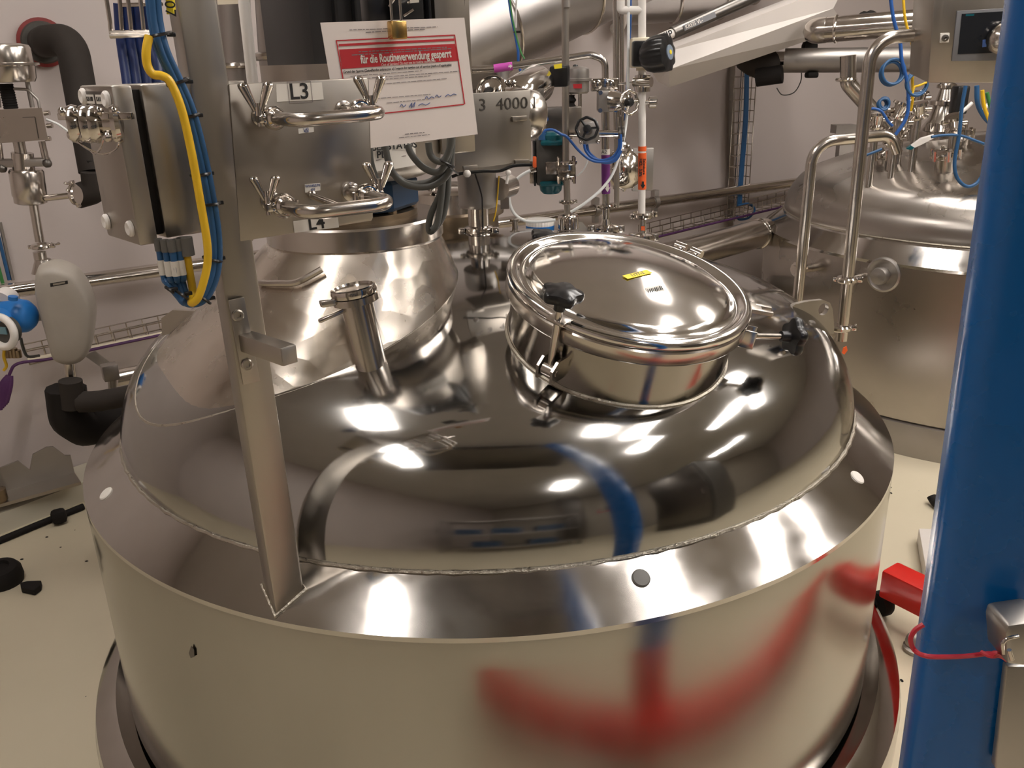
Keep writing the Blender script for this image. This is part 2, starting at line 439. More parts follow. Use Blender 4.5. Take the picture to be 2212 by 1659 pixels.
# ------------------------------------------------------------------ front tank
TC = V((-.056, 2.051, 0))
def dome_profile(R0, z0, kr, cr, n=40):
    a = math.asin((R0-kr)/(cr-kr)); P = [(R0, z0-.01)]
    for i in range(17): t = (PI/2-a)*i/16; P.append((R0-kr+kr*math.cos(t), z0+kr*math.sin(t)))
    zc = z0-(cr-kr)*math.cos(a)
    for i in range(1, n+1): t = a*(1-i/n); P.append((cr*math.sin(t), zc+cr*math.cos(t)))
    return P
DP = dome_profile(.865, .735, .24, 1.85)
def dome_z(x, y):
    r = math.hypot(x-TC.x, y-TC.y)
    for (r0, z0), (r1, z1) in zip(DP, DP[1:]):
        if r1 <= r <= r0: return z1+(z0-z1)*(r-r1)/max(r0-r1, 1e-9)
    return .725
def dome_n(x, y, e=.004):
    return V((-(dome_z(x+e, y)-dome_z(x-e, y))/2/e, -(dome_z(x, y+e)-dome_z(x, y-e))/2/e, 1)).normalized()
def on_dome(x, y):
    d = ray(x, y); t = .8
    while t < 4.5:
        p = O+d*t
        if math.hypot(p.x-TC.x, p.y-TC.y) < .864 and p.z < dome_z(p.x, p.y): return p
        t += .0015
    return None
tank = thing('mixing_tank', 'large polished stainless mixing tank with domed top in the foreground', 'tank', (TC.x, TC.y, 0))
b = MB(); b.lathe(DP, xf(TC), 160, cap0=False); part(b, 'dome', dome_steel, tank, 60)
b = MB(); b.lathe([(.862, .738)]+[(.868+.079*i/8, .734-.054*i/8) for i in range(9)]+[(.953, .676), (.953, .667), (.945, .66), (.86, .66)], xf(TC), 240, cap0=False, cap1=False); wavy(b, .0016, 7); part(b, 'collar', collar_steel, tank, 12)
b = MB(); b.lathe([(.951, .668)]+[(.953, .655-.525*i/12) for i in range(13)]+[(.948, .118), (.90, .118), (.90, .66)], xf(TC), 240, cap0=False, cap1=False); wavy(b, .0012, 3.2, .8); part(b, 'cladding', clad_steel, tank, 25)
b = MB(); b.lathe([(.93, .105), (.965, .108), (.985, .118), (1.0, .112), (1.034, .085), (1.04, .06), (1.04, 0), (.93, 0)], xf(TC), 160, cap0=False, cap1=False, closed=True); part(b, 'base_ring', collar_steel, tank, 25)
b = MB(); b.torus(TC+V((0, 0, .737)), (0, 0, 1), .866, .0035, 240, 6, .0015, 97); part(b, 'weld_seam', weld_steel, tank)
def collar_pt(x, y):
    d = ray(x, y); t = .6; apex = .735+.06
    while t < 4:
        p = O+d*t; r = math.hypot(p.x-TC.x, p.y-TC.y)
        if .86 < r < .953 and p.z < .735-(r-.865)*.061/.085: return p
        t += .001
    return atz(x, y, .7)
for (x, y) in ((1384, 1250), (231, 1068), (1850, 1033)):
    p = collar_pt(x, y); v = V((p.x-TC.x, p.y-TC.y, 0)).normalized(); n = (v*.61+V((0, 0, .85))).normalized()
    b = MB(); b.lathe([(.0155, -.004), (.0155, .0035), (.0135, .0055), (.0001, .006)], xf(p, n), 28); part(b, 'plug', grey_plastic if x == 1384 else label_white, tank)
# eccentric cone that carries the agitator
bc, br = V((-.45, 1.775, 0)), .345
tc_, tr, tz = V((-.31, 1.765, 0)), .170, 1.18
rings = []
N = 72; K = 14
for k in range(K+1):
    t = k/K; ring = []
    for i in range(N):
        a = 2*PI*i/N; bx, by = bc.x+br*math.cos(a), bc.y+br*math.sin(a)
        p = V((bx, by, dome_z(bx, by)-.004)); q = V((tc_.x+tr*math.cos(a), tc_.y+tr*math.sin(a), tz)); ring.append(p.lerp(q, t))
    rings.append(ring)
b = MB(); b._grid(rings, True, False, True); part(b, 'agitator_cone', cone_steel, tank, 50)
b = MB(); b.tube([r*1.0 for r in rings[0]], .004, 6, closed=True); part(b, 'weld_seam', weld_steel, tank)
b = MB(); b.lathe([(tr-.01, -.012), (tr+.004, -.01), (tr+.008, -.004), (tr+.008, .034), (tr+.004, .038), (tr-.06, .038)], xf(V((tc_.x, tc_.y, tz))), 72); part(b, 'flange_ring', pipe_steel, tank, 30)
# sampling nozzle with clamp cap between cone and dome
npt = on_dome(800, 782) or V((-.26, 1.48, 1.0)); n_up = V((-.05, -.05, 1)).normalized(); nt_ = on(767, 640, npt, V((0, -1, 0)))
nz = (nt_-npt).normalized(); ln = (nt_-npt).length
noz = MB(); noz.lathe([(.0285, -.03), (.0285, ln-.006), (.036, ln-.002), (.036, ln+.003)], xf(npt, nz), 32); nzo = part(noz, 'sampling_nozzle', pipe_steel, tank)
b = MB(); b.lathe([(.036, ln+.003), (.040, ln+.004), (.0415, ln+.010), (.040, ln+.017), (.036, ln+.018), (.034, ln+.014), (.0001, ln+.012)], xf(npt, nz), 32); part(b, 'cap', bright_steel, nzo)
b = MB(); cp = npt+nz*(ln-.004)
b.lathe([(.034, -.007), (.0405, -.006), (.0405, .006), (.034, .007)], xf(cp, nz), 32)
ls = V((-.85, -.5, 0)); b.box(cp+ls*.040, (.05, .014, .012), (ls, nz.cross(ls), nz), .002); b.box(cp+ls*.045-nz*.022, (.06, .010, .007), (V((-.85, -.5, -.25)), nz.cross(ls), nz), .002)
part(b, 'clamp', pipe_steel, nzo)
# bent stop bar welded to the cone
def on_cone(x, y):
    pts = [p for r in rings for p in r]; d = ray(x, y).normalized(); best = None
    for k in range(K):
        for i in range(N):
            p = rings[k][i]
            if (p-O).dot(V((p.x-bc.x, p.y-bc.y, .1))) > 0: continue
            e = (p-O)-d*(p-O).dot(d); q = e.length
            if best is None or q < best[0]: best = (q, p)
    return best[1]
b = MB(); b.tube([on_cone(x, y)+V((.004, -.012, .008)) for x, y in ((545, 628), (575, 624), (610, 620), (650, 610), (686, 596))], .006, 8, smooth=4); part(b, 'bent_rod', pipe_steel, tank)
# lifting lug on the right shoulder
lp = [on(x, y, V((.70, 1.93, 1)), V((.35, -.94, 0))) for x, y in ((1700, 672), (1716, 658), (1745, 651), (1778, 648), (1793, 654), (1799, 668), (1802, 705), (1804, 722), (1790, 720), (1760, 700), (1730, 684))]
b = MB(); ctr = on(1779, 668, V((.70, 1.93, 1)), V((.35, -.94, 0))); fd = V((.35, -.94, 0))
hole = [ctr + (fd.cross(V((0, 0, 1)))*math.cos(k*PI/6)+V((0, 0, 1))*math.sin(k*PI/6))*.0145 for k in range(12)]
# plate built as a ring of quads between outline and hole
def plate_with_hole(b, outl, hol, d):
    M = 48; pc = ctr
    ex = fd.cross(V((0, 0, 1))).normalized()
    def cast(poly, ang):
        dx, dz = math.cos(ang), math.sin(ang); best = 0
        for i in range(len(poly)):
            p, q = poly[i]-pc, poly[(i+1) % len(poly)]-pc; x0, y0, x1, y1 = p.dot(ex), p.z, q.dot(ex), q.z
            den = dx*(y1-y0)-dz*(x1-x0)
            if abs(den) < 1e-12: continue
            t = (x0*(y1-y0)-y0*(x1-x0))/den; u = (x0*dz-y0*dx)/den
            if t > 0 and -1e-6 <= u <= 1+1e-6: best = max(best, t)
        return pc+(ex*dx+V((0, 0, 1))*dz)*best
    o_ = [cast(outl, 2*PI*i/M) for i in range(M)]; h_ = [pc+(ex*math.cos(2*PI*i/M)+V((0, 0, 1))*math.sin(2*PI*i/M))*.0145 for i in range(M)]
    b._grid([h_, o_, [p+d for p in o_], [p+d for p in h_]], True, False, False, True)
plate_with_hole(b, lp, hole, -fd*.012); part(b, 'lifting_lug', brushed, tank, 30)
# left lifting lug, half behind the post
lp0 = at(392, 680, 1.86); b = MB(); b.prism([at(x, y, 1.86) for x, y in ((348, 688), (372, 670), (425, 672), (400, 690), (365, 722), (350, 725))], V((.0, .012, 0))); ll = part(b, 'lifting_lug', brushed, tank, 30)
# rear ports on the dome
def dome_port(px, py, r, h, name='port'):
    p = at(px, py, 2.3); p = V((p.x, p.y, dome_z(p.x, p.y)-.01)); return p
# weld line left of the cone and small vent
p = at(1113, 508, 2.35); p = V((p.x, p.y, dome_z(p.x, p.y)-.005))
b = MB(); b.lathe([(.008, 0), (.008, .022), (.014, .024), (.014, .030), (.006, .032)], xf(p), 20); part(b, 'vent_stub', pipe_steel, tank)
# worn blue label at the far left of the dome
p = on_dome(290, 832)
# ------------------------------------------------------------------ manhole
MC = V((.218, 1.535, 1.11)); MN = V((.168, -.215, 1)).normalized(); MR = .225
mh = thing('manhole', 'round domed manhole lid with polished rim on the front tank', 'manhole', MC-MN*.1)
b = MB(); b.lathe([(.208, -.15), (.208, -.036), (.212, -.032)], xf(MC, MN), 96, cap0=False, cap1=False); part(b, 'neck', neck_steel, mh)
b = MB(); b.lathe([(.206, -.034), (.221, -.034), (.2235, -.030), (.2235, -.010), (.221, -.007), (.206, -.007)], xf(MC, MN), 96, cap0=False, cap1=False); part(b, 'neck_rim', pipe_steel, mh)
b = MB()
prof = [(.200, -.007), (.222, -.006), (.2255, -.001), (.225, .006), (.220, .0115), (.213, .0125), (.207, .010), (.203, .0035), (.198, .001), (.192, .003), (.186, .008), (.180, .0145)]
Rk = .180
for i in range(1, 25):
    r = Rk*(1-i/24); prof.append((r, .0145+.030*(1-(r/Rk)**2)))
b.lathe(prof, xf(MC, MN), 120, cap0=False); lid = part(b, 'lid', lid_steel, mh, 60)
q = []
b = MB(); fx = frame(MN)
def neck_base(a):
    d = fx @ V((math.cos(a), math.sin(a), 0)); lo = MC+d*.209-MN*.02
    for k in range(200):
        p = lo-MN*.001*k
        if p.z <= dome_z(p.x, p.y)+.001: return p
    return p
b.tube([neck_base(2*PI*i/80) for i in range(80)], .004, 6, closed=True); part(b, 'weld_seam', weld_steel, mh)
def lid_pt(x, y):
    p = on(x, y, MC+MN*.04, MN)
    r = ((p-MC)-MN*(p-MC).dot(MN)).length
    return on(x, y, MC+MN*(.0145+.030*(1-min(1, r/Rk)**2)+.0012), MN)
def lid_card(px, mat, name):
    P = [lid_pt(*q) for q in px]; b = MB(); b.prism(P, MN*.0006); return part(b, name, mat, lid), P
yl, P = lid_card(((1344, 596), (1396, 583), (1410, 590), (1356, 603)), yellow_tape, 'yellow_label')
text(lid, 'label_text', '1177-2', .011, (P[0]+P[1]+P[2]+P[3])/4+MN*.0009, P[1]-P[0], P[0]-P[3], grey_ink)
wl_, P = lid_card(((1394, 622), (1426, 616), (1436, 627), (1400, 637)), label_white, 'barcode_label')
b = MB(); ex = (P[2]-P[3]); ey = (P[0]-P[3])
for k in range(9):
    o_ = P[3]+ex*(.06+k*.1)+ey*.12+MN*.0009; wdt = .05 if k % 3 else .03
    b.prism([o_, o_+ex*wdt, o_+ex*wdt+ey*.55, o_+ey*.55], MN*.0003)
part(b, 'barcode', ink, lid)
def star_knob(parent, c, ax, R, h):
    ax = V(ax).normalized(); f = frame(ax); b = MB(); rings = []
    M = 60
    for rr, z in ((.30, -1.05), (.33, -.45), (.42, -.40), (.93, -.30), (1.0, -.12), (1.0, .12), (.93, .30), (.55, .42), (.2, .45)):
        ring = []
        for i in range(M):
            a = 2*PI*i/M; lob = 1+(.13*math.cos(5*a) if rr > .5 else 0)
            ring.append(V(c)+f @ V((R*rr*lob*math.cos(a), R*rr*lob*math.sin(a), z*h)))
        rings.append(ring)
    b._grid(rings); return part(b, 'star_knob', black_plastic, parent, 50)
def rim_pt(px, py, off=0): return on(px, py, MC+MN*off, MN)
# front clamp bolt, standing
base = rim_pt(1197, 782, -.075); out = ((base-MC)-MN*(base-MC).dot(MN)).normalized(); base = MC+out*.226-MN*.085
tg = MN.cross(out)
b = MB()
for s in (-1, 1): b.prism([base-out*.02+tg*s*.012-MN*.018, base+out*.018+tg*s*.012-MN*.018, base+out*.022+tg*s*.012+MN*.008, base+out*.008+tg*s*.012+MN*.022, base-out*.02+tg*s*.012+MN*.022], tg*.005*s)
b.cyl(base-tg*.018+out*.006, base+tg*.018+out*.006, .006, None, 12); part(b, 'hinge_fork', pipe_steel, mh)
bt = MC+out*.236+MN*.045
b = MB(); b.cyl(base+out*.004, bt, .0062, None, 12); b.lathe([(.012, -.01), (.012, .01)], xf(base+out*.006, tg), 16); b.box(MC+out*.229+MN*.010, (.03, .034, .006), (out, tg, MN), .001); sb = part(b, 'swing_bolt', pipe_steel, mh)
star_knob(sb, MC+out*.236+MN*.058, MN, .032, .026)
# right clamp bolt, swung open
r0 = rim_pt(1622, 712, -.03); out2 = ((r0-MC)-MN*(r0-MC).dot(MN)).normalized(); base2 = MC+out2*.224-MN*.045; tg2 = MN.cross(out2)
e_ = on(1716, 727, base2, V((.2, -1, 0)).normalized()); dv = (e_-base2).normalized()
b = MB()
for s in (-1, 1): b.box(base2+tg2*s*.011+out2*.004, (.034, .005, .036), (out2, tg2, MN), .002)
part(b, 'hinge_fork', pipe_steel, mh)
b = MB(); b.cyl(base2, e_-dv*.01, .0055, None, 12); sb2 = part(b, 'swing_bolt', pipe_steel, mh)
star_knob(sb2, e_, dv, .033, .026)
# rear knob seen behind the rim
r1 = rim_pt(1185, 512, .0); out3 = ((r1-MC)-MN*(r1-MC).dot(MN)).normalized(); c3 = MC+out3*.243
b = MB(); b.cyl(c3-MN*.07, c3-MN*.01, .0062, None, 12); b.box(c3-out3*.012-MN*.06, (.03, .03, .03), (out3, MN.cross(out3), MN), .003); sb3 = part(b, 'swing_bolt', pipe_steel, mh)
star_knob(sb3, c3-MN*.004, MN, .027, .022)
# fork bracket and hinge ears on the rim
fk = rim_pt(1632, 664, .002); of = ((fk-MC)-MN*(fk-MC).dot(MN)).normalized(); tf = MN.cross(of); fb = MC+of*.222
b = MB()
b.box(fb+of*.008, (.03, .030, .008), (of, tf, MN), .001)
for s in (-1, 1): b.box(fb+of*.028+tf*s*.0105, (.03, .009, .008), (of, tf, MN), .001)
part(b, 'fork_bracket', brushed, mh)
for (x, y) in ((1467, 541), (1503, 553)):
    h_ = rim_pt(x, y, .005); oh = ((h_-MC)-MN*(h_-MC).dot(MN)).normalized(); hb = MC+oh*.232; th_ = MN.cross(oh)
    b = MB(); b.box(hb, (.03, .014, .03), (oh, th_, MN), .003); b.cyl(hb+th_*.012+MN*.012, hb-th_*.012+MN*.012, .009, None, 14); part(b, 'hinge_ear', pipe_steel, mh)

# ------------------------------------------------------------------ support post with panel and box (left foreground)
E1_ = V((.84, .54, 0)).normalized(); E2_ = V((-E1_.y, E1_.x, 0)); PN = -E2_; ZZ = V((0, 0, 1))
PK = V((-.388, 1.166, 0))                  # near corner of the post
def pf(x, y, off=0): return on(x, y, PK+PN*off, PN)      # point on the plane of the post's front face
def pe(x, y, off=0): return on(x, y, PK-E1_*off, E1_)    # point on the plane of its left face
pc = PK+E1_*.025+E2_*.025
post = thing('support_post', 'square brushed steel post welded to the collar of the front tank', 'post', (pc.x, pc.y, .70))
b = MB(); zb = .676
cr = [(-.5, -.5), (.5, -.5), (.5, .5), (-.5, .5)]; lean = V((-.022, 0, 0))
b.prism([V((pc.x, pc.y, zb))+(E1_*u+E2_*v)*.05 for u, v in cr], V((0, 0, 2.3-zb))+lean, .0035); part(b, 'square_tube', brushed, post)
b = MB(); cs = [PK+E1_*u+E2_*v for u, v in ((-.002, -.002), (.052, -.002), (.052, .052), (-.002, .052))]
b.tube([V((c.x, c.y, .676+.004+.03*((c-TC).length < .93))) for c in cs for _ in (0,)], .0045, 6, closed=True); part(b, 'weld_seam', weld_steel, post)
# flat bracket with two bolts and the arm
q = [pf(492, 650), pf(524, 643), pf(560, 825), pf(524, 831)]
q = [p+PN*.0008 for p in q]; cen = sum(q, V())/4
b = MB(); b.prism([pf(x, y, .0005) for x, y in ((492, 648), (526, 641), (560, 822), (524, 830))], PN*.004, .0008); part(b, 'bracket_plate', brushed, post)
bolt_heads(post, [pf(513, 681, .0045), pf(533, 787, .0045)], PN, .0085, brushed)
a0 = pf(536, 738, .004)
end = on(655, 800, a0, V((0, 0, 1)))
dv = V((end.x-a0.x, end.y-a0.y, 0)); L = .105; dv = (PN*.95+E1_*.25).normalized()
b = MB(); sd = ZZ.cross(dv); b.box(a0+dv*(L/2-.005), (L, .024, .026), (dv, sd, ZZ), .002); part(b, 'arm', brushed, post)
b = MB(); b.box(a0+dv*(L-.004), (.003, .0225, .0245), (dv, sd, ZZ), .001); part(b, 'end_cap', dull_steel, post)

# ---- connection panel L3 / L4
panel = thing('connection_panel', 'brushed steel connection panel marked L3 and L4 on the post', 'panel', pf(650, 345))
pq = [pf(494, 182, -.004), pf(792, 168, -.004), pf(797, 172, -.004), pf(806, 470, -.004), pf(803, 477, -.004), pf(519, 522, -.004)]
b = MB(); b.prism(pq, E2_*.012, .0012); part(b, 'plate', panel_steel, panel)
b = MB(); b.prism([pf(492, 176, -.02), pf(527, 174, -.02), pf(548, 520, -.02), pf(520, 526, -.02)], E2_*.04, .001); part(b, 'side_flange', panel_steel, panel)
def card(px, mat, parent, name, off=-.0035, pl=pf, nrm=PN):
    P = [pl(x, y, off) for x, y in px]; b = MB(); b.prism(P, nrm*.0006)
    return part(b, name, mat, parent), P
c_, P = card(((596, 182), (695, 178), (699, 215), (598, 220)), label_white, panel, 'label')
text(c_, 'label_text', 'L3', .029, (P[0]+P[1]+P[2]+P[3])/4+PN*.001-E1_*.001, P[1]-P[0], P[0]-P[3], ink, .0004)
b = MB(); o_ = (P[0]+P[1]+P[2]+P[3])/4+PN*.0009; x_ = (P[1]-P[0]).normalized(); y_ = x_.cross(-PN)*-1
for s, t, u, v in ((0, .0135, .034, .0006), (0, -.0135, .034, .0006), (.0165, 0, .0006, .027), (-.0165, 0, .0006, .027)): b.box(o_+x_*s+ZZ*t, (u, .0002, v), (x_, PN, ZZ))
part(b, 'frame_line', grey_ink, c_)
c_, P = card(((633, 478), (729, 464), (732, 491), (636, 503)), label_white, panel, 'label')
text(c_, 'label_text', 'L4', .026, (P[0]+P[1]+P[2]+P[3])/4+PN*.001+ZZ*.001, P[1]-P[0], P[0]-P[3], ink, .0004)
for k, px in enumerate((((644, 278), (677, 274), (678, 285), (645, 289)), ((658, 398), (691, 395), (692, 411), (659, 416)))):
    c_, P = card(px, label_white, panel, 'tag')
    o_ = (P[0]+P[1]+P[2]+P[3])/4+PN*.0009; ey = (P[0]-P[3])
    text(c_, 'tag_text', 'WH45570' if k else 'L43', .0052, o_+ey*.2, P[1]-P[0], ey, blue_ink); text(c_, 'tag_text', '450' if k else '450', .0045, o_-ey*.24, P[1]-P[0], ey, blue_ink)
DL = .155
def jumper(idx, pa, pb, d, rpx, labels):
    A, Bp = pf(*pa, -.004), pf(*pb, -.004)
    r = rpx*pxm(A+PN*.1)
    for p, nm in ((A, 'left'), (Bp, 'right')):
        b = MB(); b.cyl(p, p+PN*.052, r*.95, None, 20); b.lathe([(r*1.5, 0), (r*1.5, .004), (r*.95, .006)], xf(p, PN), 24)
        part(b, 'pipe_stub', pipe_steel, panel)
    t = thing('u_bend_pipe', labels[0], 'pipe', (A+Bp)/2+PN*d)
    b = MB(); b.tube([A+PN*.058, A+PN*d, Bp+PN*d, Bp+PN*.058], r, 20, fillet=.032, fseg=9); part(b, 'tube', bright_steel if idx == 9 else pipe_steel, t)
    for p in (A, Bp):
        b = MB(); b.lathe([(r*.9, .058), (r*1.45, .058), (r*1.5, .062), (r*1.02, .068)], xf(p, PN), 24)
        part(b, 'ferrule', bright_steel, t)
    for p, sgn, lb in ((A, -1, labels[1]), (Bp, 1, labels[2])):
        c = p+PN*.056; k = thing('pipe_clamp', lb, 'clamp', c)
        b = MB(); clamp_ring(b, c, PN, r*1.05, .016); sd = E1_*sgn
        b.box(c+sd*r*2.0, (r*1.3, .016, r*1.2), (sd, PN, ZZ), .002); part(b, 'band', bright_steel, k)
        bb = c+sd*r*2.25
        b = MB(); b.cyl(bb-ZZ*r*1.1, bb+ZZ*r*2.3, .0035, None, 10); part(b, 'bolt', pipe_steel, k)
        b = MB(); wing_nut(b, bb+ZZ*r*.5, ZZ, (E1_*.9+PN*.4), .0235 if not (idx == 4 and sgn < 0) else .021); part(b, 'wing_nut', bright_steel, k)
        b = MB(); b.cyl(c-sd*r*1.6-ZZ*.006, c-sd*r*1.6+ZZ*.006, .006, None, 12); part(b, 'hinge_pin', bright_steel, k)
jumper(3, (562, 252), (741, 237), .142, 14.5, ('steel U-bend pipe on the panel under the L3 label', 'wing-nut clamp left of the L3 label', 'wing-nut clamp in front of the white notice, right end of L3 pipe'))
jumper(4, (583, 434), (757, 414), .145, 15.5, ('steel U-bend pipe on the panel over the L4 label', 'wing-nut clamp at the left end of the L4 pipe', 'wing-nut clamp beside the blue gearbox, right end of L4 pipe'))
b = MB(); b.tube([pf(672, 421, -.003), pf(676, 424, .01), pf(735, 447, .05)], .0048, 10); b.ball(pf(674, 421, .004), .007, 10); solo(b, 'thin_rod', pipe_steel, 'thin steel rod sticking out of the panel behind the L4 pipe', 'rod')

# ---- junction box left of the post
def nearcorner(x, y): return pf(x, y, -.012)
bx0, bx1 = pf(303, 180, -.012), pf(306, 180, -.012)
kA = pf(300, 182, -.012); kB = pf(335, 517, -.012)
ztop, zbot = kA.z, pf(378, 513, -.012).z
kx = pf(303, 186, -.012); right = pf(420, 178, -.012)
th_b = math.radians(43); B1_ = V((math.cos(th_b), math.sin(th_b), 0)); B2_ = V((-B1_.y, B1_.x, 0))
wbox = .122; org = V((kx.x, kx.y, 0))
jb = thing('junction_box', 'brushed steel junction box with screwed lid, left of the post', 'box', org+V((0, 0, zbot)))
H = ztop-zbot; dbox = .108
cen = org+B1_*wbox/2+B2_*dbox/2+ZZ*(zbot+H/2)
b = MB(); b.box(cen, (wbox, dbox, H), (B1_, B2_, ZZ), .004); part(b, 'body', brushed, jb)
b = MB(); b.box(org-B1_*.006+B2_*dbox/2+ZZ*(zbot+H/2), (.014, dbox-.012, H-.012), (B1_, B2_, ZZ), .001); part(b, 'gasket', black_rubber, jb)
lidc = org-B1_*.024+B2_*(dbox/2)+ZZ*(zbot+H/2-.002)
b = MB(); b.box(lidc, (.026, dbox+.006, H+.004), (B1_, B2_, ZZ), .004); ld = part(b, 'lid', brushed, jb)
for (u, v) in ((.86, .93), (.12, .915), (.9, .09), (.12, .09)):
    p = org-B1_*.0375+B2_*dbox*u+ZZ*(zbot+H*v)
    b = MB(); b.lathe([(.0105, 0), (.0105, .003), (.008, .0055), (.003, .005), (.0001, .004)], xf(p, -B1_), 20); part(b, 'screw_plug', white_plastic, ld)
for u, s in ((.66, 'KA100'), (.34, 'KA103')):
    o_ = org-B1_*.0378+B2_*dbox*u+ZZ*(zbot+H*.915)
    b = MB(); b.box(o_, (.0012, .036, .019), (B1_, B2_, ZZ)); pl = part(b, 'name_plate', dark_steel, ld)
    b = MB(); b.box(o_-B1_*.0007, (.0006, .028, .011), (B1_, B2_, ZZ)); part(b, 'plate_face', label_white, ld)
    text(ld, 'plate_text', s, .008, o_-B1_*.0012, -B2_, ZZ, ink)
gl = []
for x, y in ((341, 519), (355, 521), (369, 521), (382, 519), (398, 516)):
    p = atz(x, y, zbot); gl.append(p); last = x == 398
    b = MB(); b.cyl(p+ZZ*.002, p-ZZ*(.022 if last else .014), .0105 if last else .0056, None, 12); part(b, 'cable_gland', grey_plastic, jb)
# toggle clasps on the lid edge
lt = thing('hose_coupling', 'small chrome clamps and stub pipe in front of the junction box lid', 'coupling', pf(215, 265, .03))
def lq(x, y): return on(x, y, org-E1_*.05, E1_) if x > 160 else on(x, y, org-E1_*.05, V((.3, 1, 0)).normalized())
cY = lq(232, 268).y
b = MB(); b.tube([at(160, 268, cY), at(258, 268, cY)], .0135, 16); part(b, 'pipe_stub', bright_steel, lt)
for x, wdt in ((162, .006), (188, .006), (206, .006), (252, .005)):
    c = at(x, 268, cY); b = MB(); b.lathe([(.010, -wdt), (.021, -wdt), (.023, 0), (.021, wdt), (.010, wdt)], xf(c, (1, .3, 0)), 20); cl = part(b, 'clamp_ring', bright_steel, lt)
for (x0, y0, x1, y1) in ((148, 250, 135, 241), (176, 252, 163, 243), (222, 250, 214, 240), (256, 250, 246, 240)):
    b = MB(); b.tube([at(x0, y0, cY-.01), at(x1, y1, cY-.012)], .0042, 8); b.ball(at(x1, y1, cY-.012), .0055, 8); b.box(at(x0+6, y0+1, cY-.008), (.028, .012, .008), None, .001); part(b, 'toggle', bright_steel, lt)
for (x, y) in ((156, 292), (180, 294), (233, 296), (253, 296)):
    b = MB(); b.ball(at(x, y, cY-.01), .0065, 8); b.cyl(at(x, y-12, cY-.008), at(x, y, cY-.01), .003, None, 8); part(b, 'clamp_bolt', pipe_steel, lt)
b = MB(); b.tube([at(x, y, cY-.01) for x, y in ((225, 285), (218, 318), (205, 332), (195, 325))], .0012, 6, smooth=5); b.tube([at(x, y, cY-.01) for x, y in ((160, 300), (190, 322), (225, 333), (252, 320), (256, 300))], .0012, 6, smooth=5)
part(b, 'safety_wire', bright_steel, lt)

# ---- blue and yellow cables tied together in front of the box
path = [(326, -40, .016), (333, 40, .016), (348, 105, .02), (375, 165, .02), (405, 235, .02), (430, 330, .02), (450, 430, .02), (462, 520, .022), (458, 590, .022), (436, 640, .02), (408, 655, .012)]
outs = [[(385, 640, .004), (362, 612, 0), (346, 575, 0)], [(388, 638, .004), (370, 600, 0), (358, 560, 0)], [(396, 640, .004), (382, 600, 0), (372, 565, 0)], [(404, 640, .004), (392, 600, 0), (384, 565, 0)]]
for k in range(4):
    ox, oy = (-7, 7, 0, 11)[k], (0, 0, 8, 6)[k]; off = (0, 0, .007, .007)[k]
    P = [pf(x+ox, y+oy*.3, z+off) for x, y, z in path]
    P = P+[pf(x, y, z) for x, y, z in outs[k][:2]]+[gl[k]-ZZ*.05, gl[k]-ZZ*.012]
    b = MB(); b.tube(P, .0046, 10, smooth=5)
    bc1 = solo(b, 'blue_cable', blue_cable, 'blue control cable entering the %s gland under the junction box' % ('leftmost', 'second from left', 'third from left', 'fourth from left')[k], 'cable', 'blue cables tied together beside the post')
    b = MB(); b.tube([gl[k]-ZZ*.026, gl[k]-ZZ*.034, gl[k]-ZZ*.046], .0056, 10); part(b, 'marker_sleeve', label_white, bc1)
P = [pf(x, y, z) for x, y, z in ((322, 78, .03), (316, 110, .032), (318, 140, .032), (330, 160, .034), (350, 164, .036), (368, 178, .038), (392, 235, .04), (414, 330, .04), (431, 425, .04), (447, 520, .042), (448, 570, .042), (438, 615, .042), (426, 646, .04), (413, 654, .03))]+[gl[4]-ZZ*.075, gl[4]-ZZ*.045, gl[4]-ZZ*.015]
b = MB(); b.tube(P, .0052, 10, smooth=5); solo(b, 'earth_cable', yellow_cable, 'yellow earth cable beside the blue cable bundle on the box', 'cable')
for (x, y, rx) in ((345, 75, 24), (384, 177, 23), (411, 250, 18), (433, 376, 20), (456, 440, 18), (459, 560, 19), (441, 646, 15), (392, 636, 14), (366, 626, 9)):
    c = pf(x, y, .024); j = min(range(len(path)), key=lambda i: abs(path[i][1]-y)); q0, q1 = path[max(j-1, 0)], path[min(j+1, len(path)-1)]
    ax = pf(q1[0], q1[1], .02)-pf(q0[0], q0[1], .02)
    b = MB(); b.torus(c, ax, rx*pxm(c)*1.0, .0022, 20, 6)
    f = frame(ax); tip = c+E1_*rx*pxm(c); b.box(tip, (.010, .006, .005), (E1_, PN, ZZ), .001)
    lab = {75: 'black tie holding the blue cables to the wire basket', 177: 'black tie on the blue cables at the top edge of the junction box', 250: 'black tie on the blue cables just below the box top', 376: 'black tie on the blue cables at half the box height',
           440: 'black tie on the blue cables near the bottom of the box', 560: 'black tie on the blue cables just below the box', 646: 'black tie right of the lowest point of the cable loop', 636: 'black tie left of the lowest point of the cable loop', 626: 'black tie on the leftmost cable under the box'}[y]
    solo(b, 'cable_tie', black_plastic, lab, 'cable tie', 'black ties on the cable bundle')
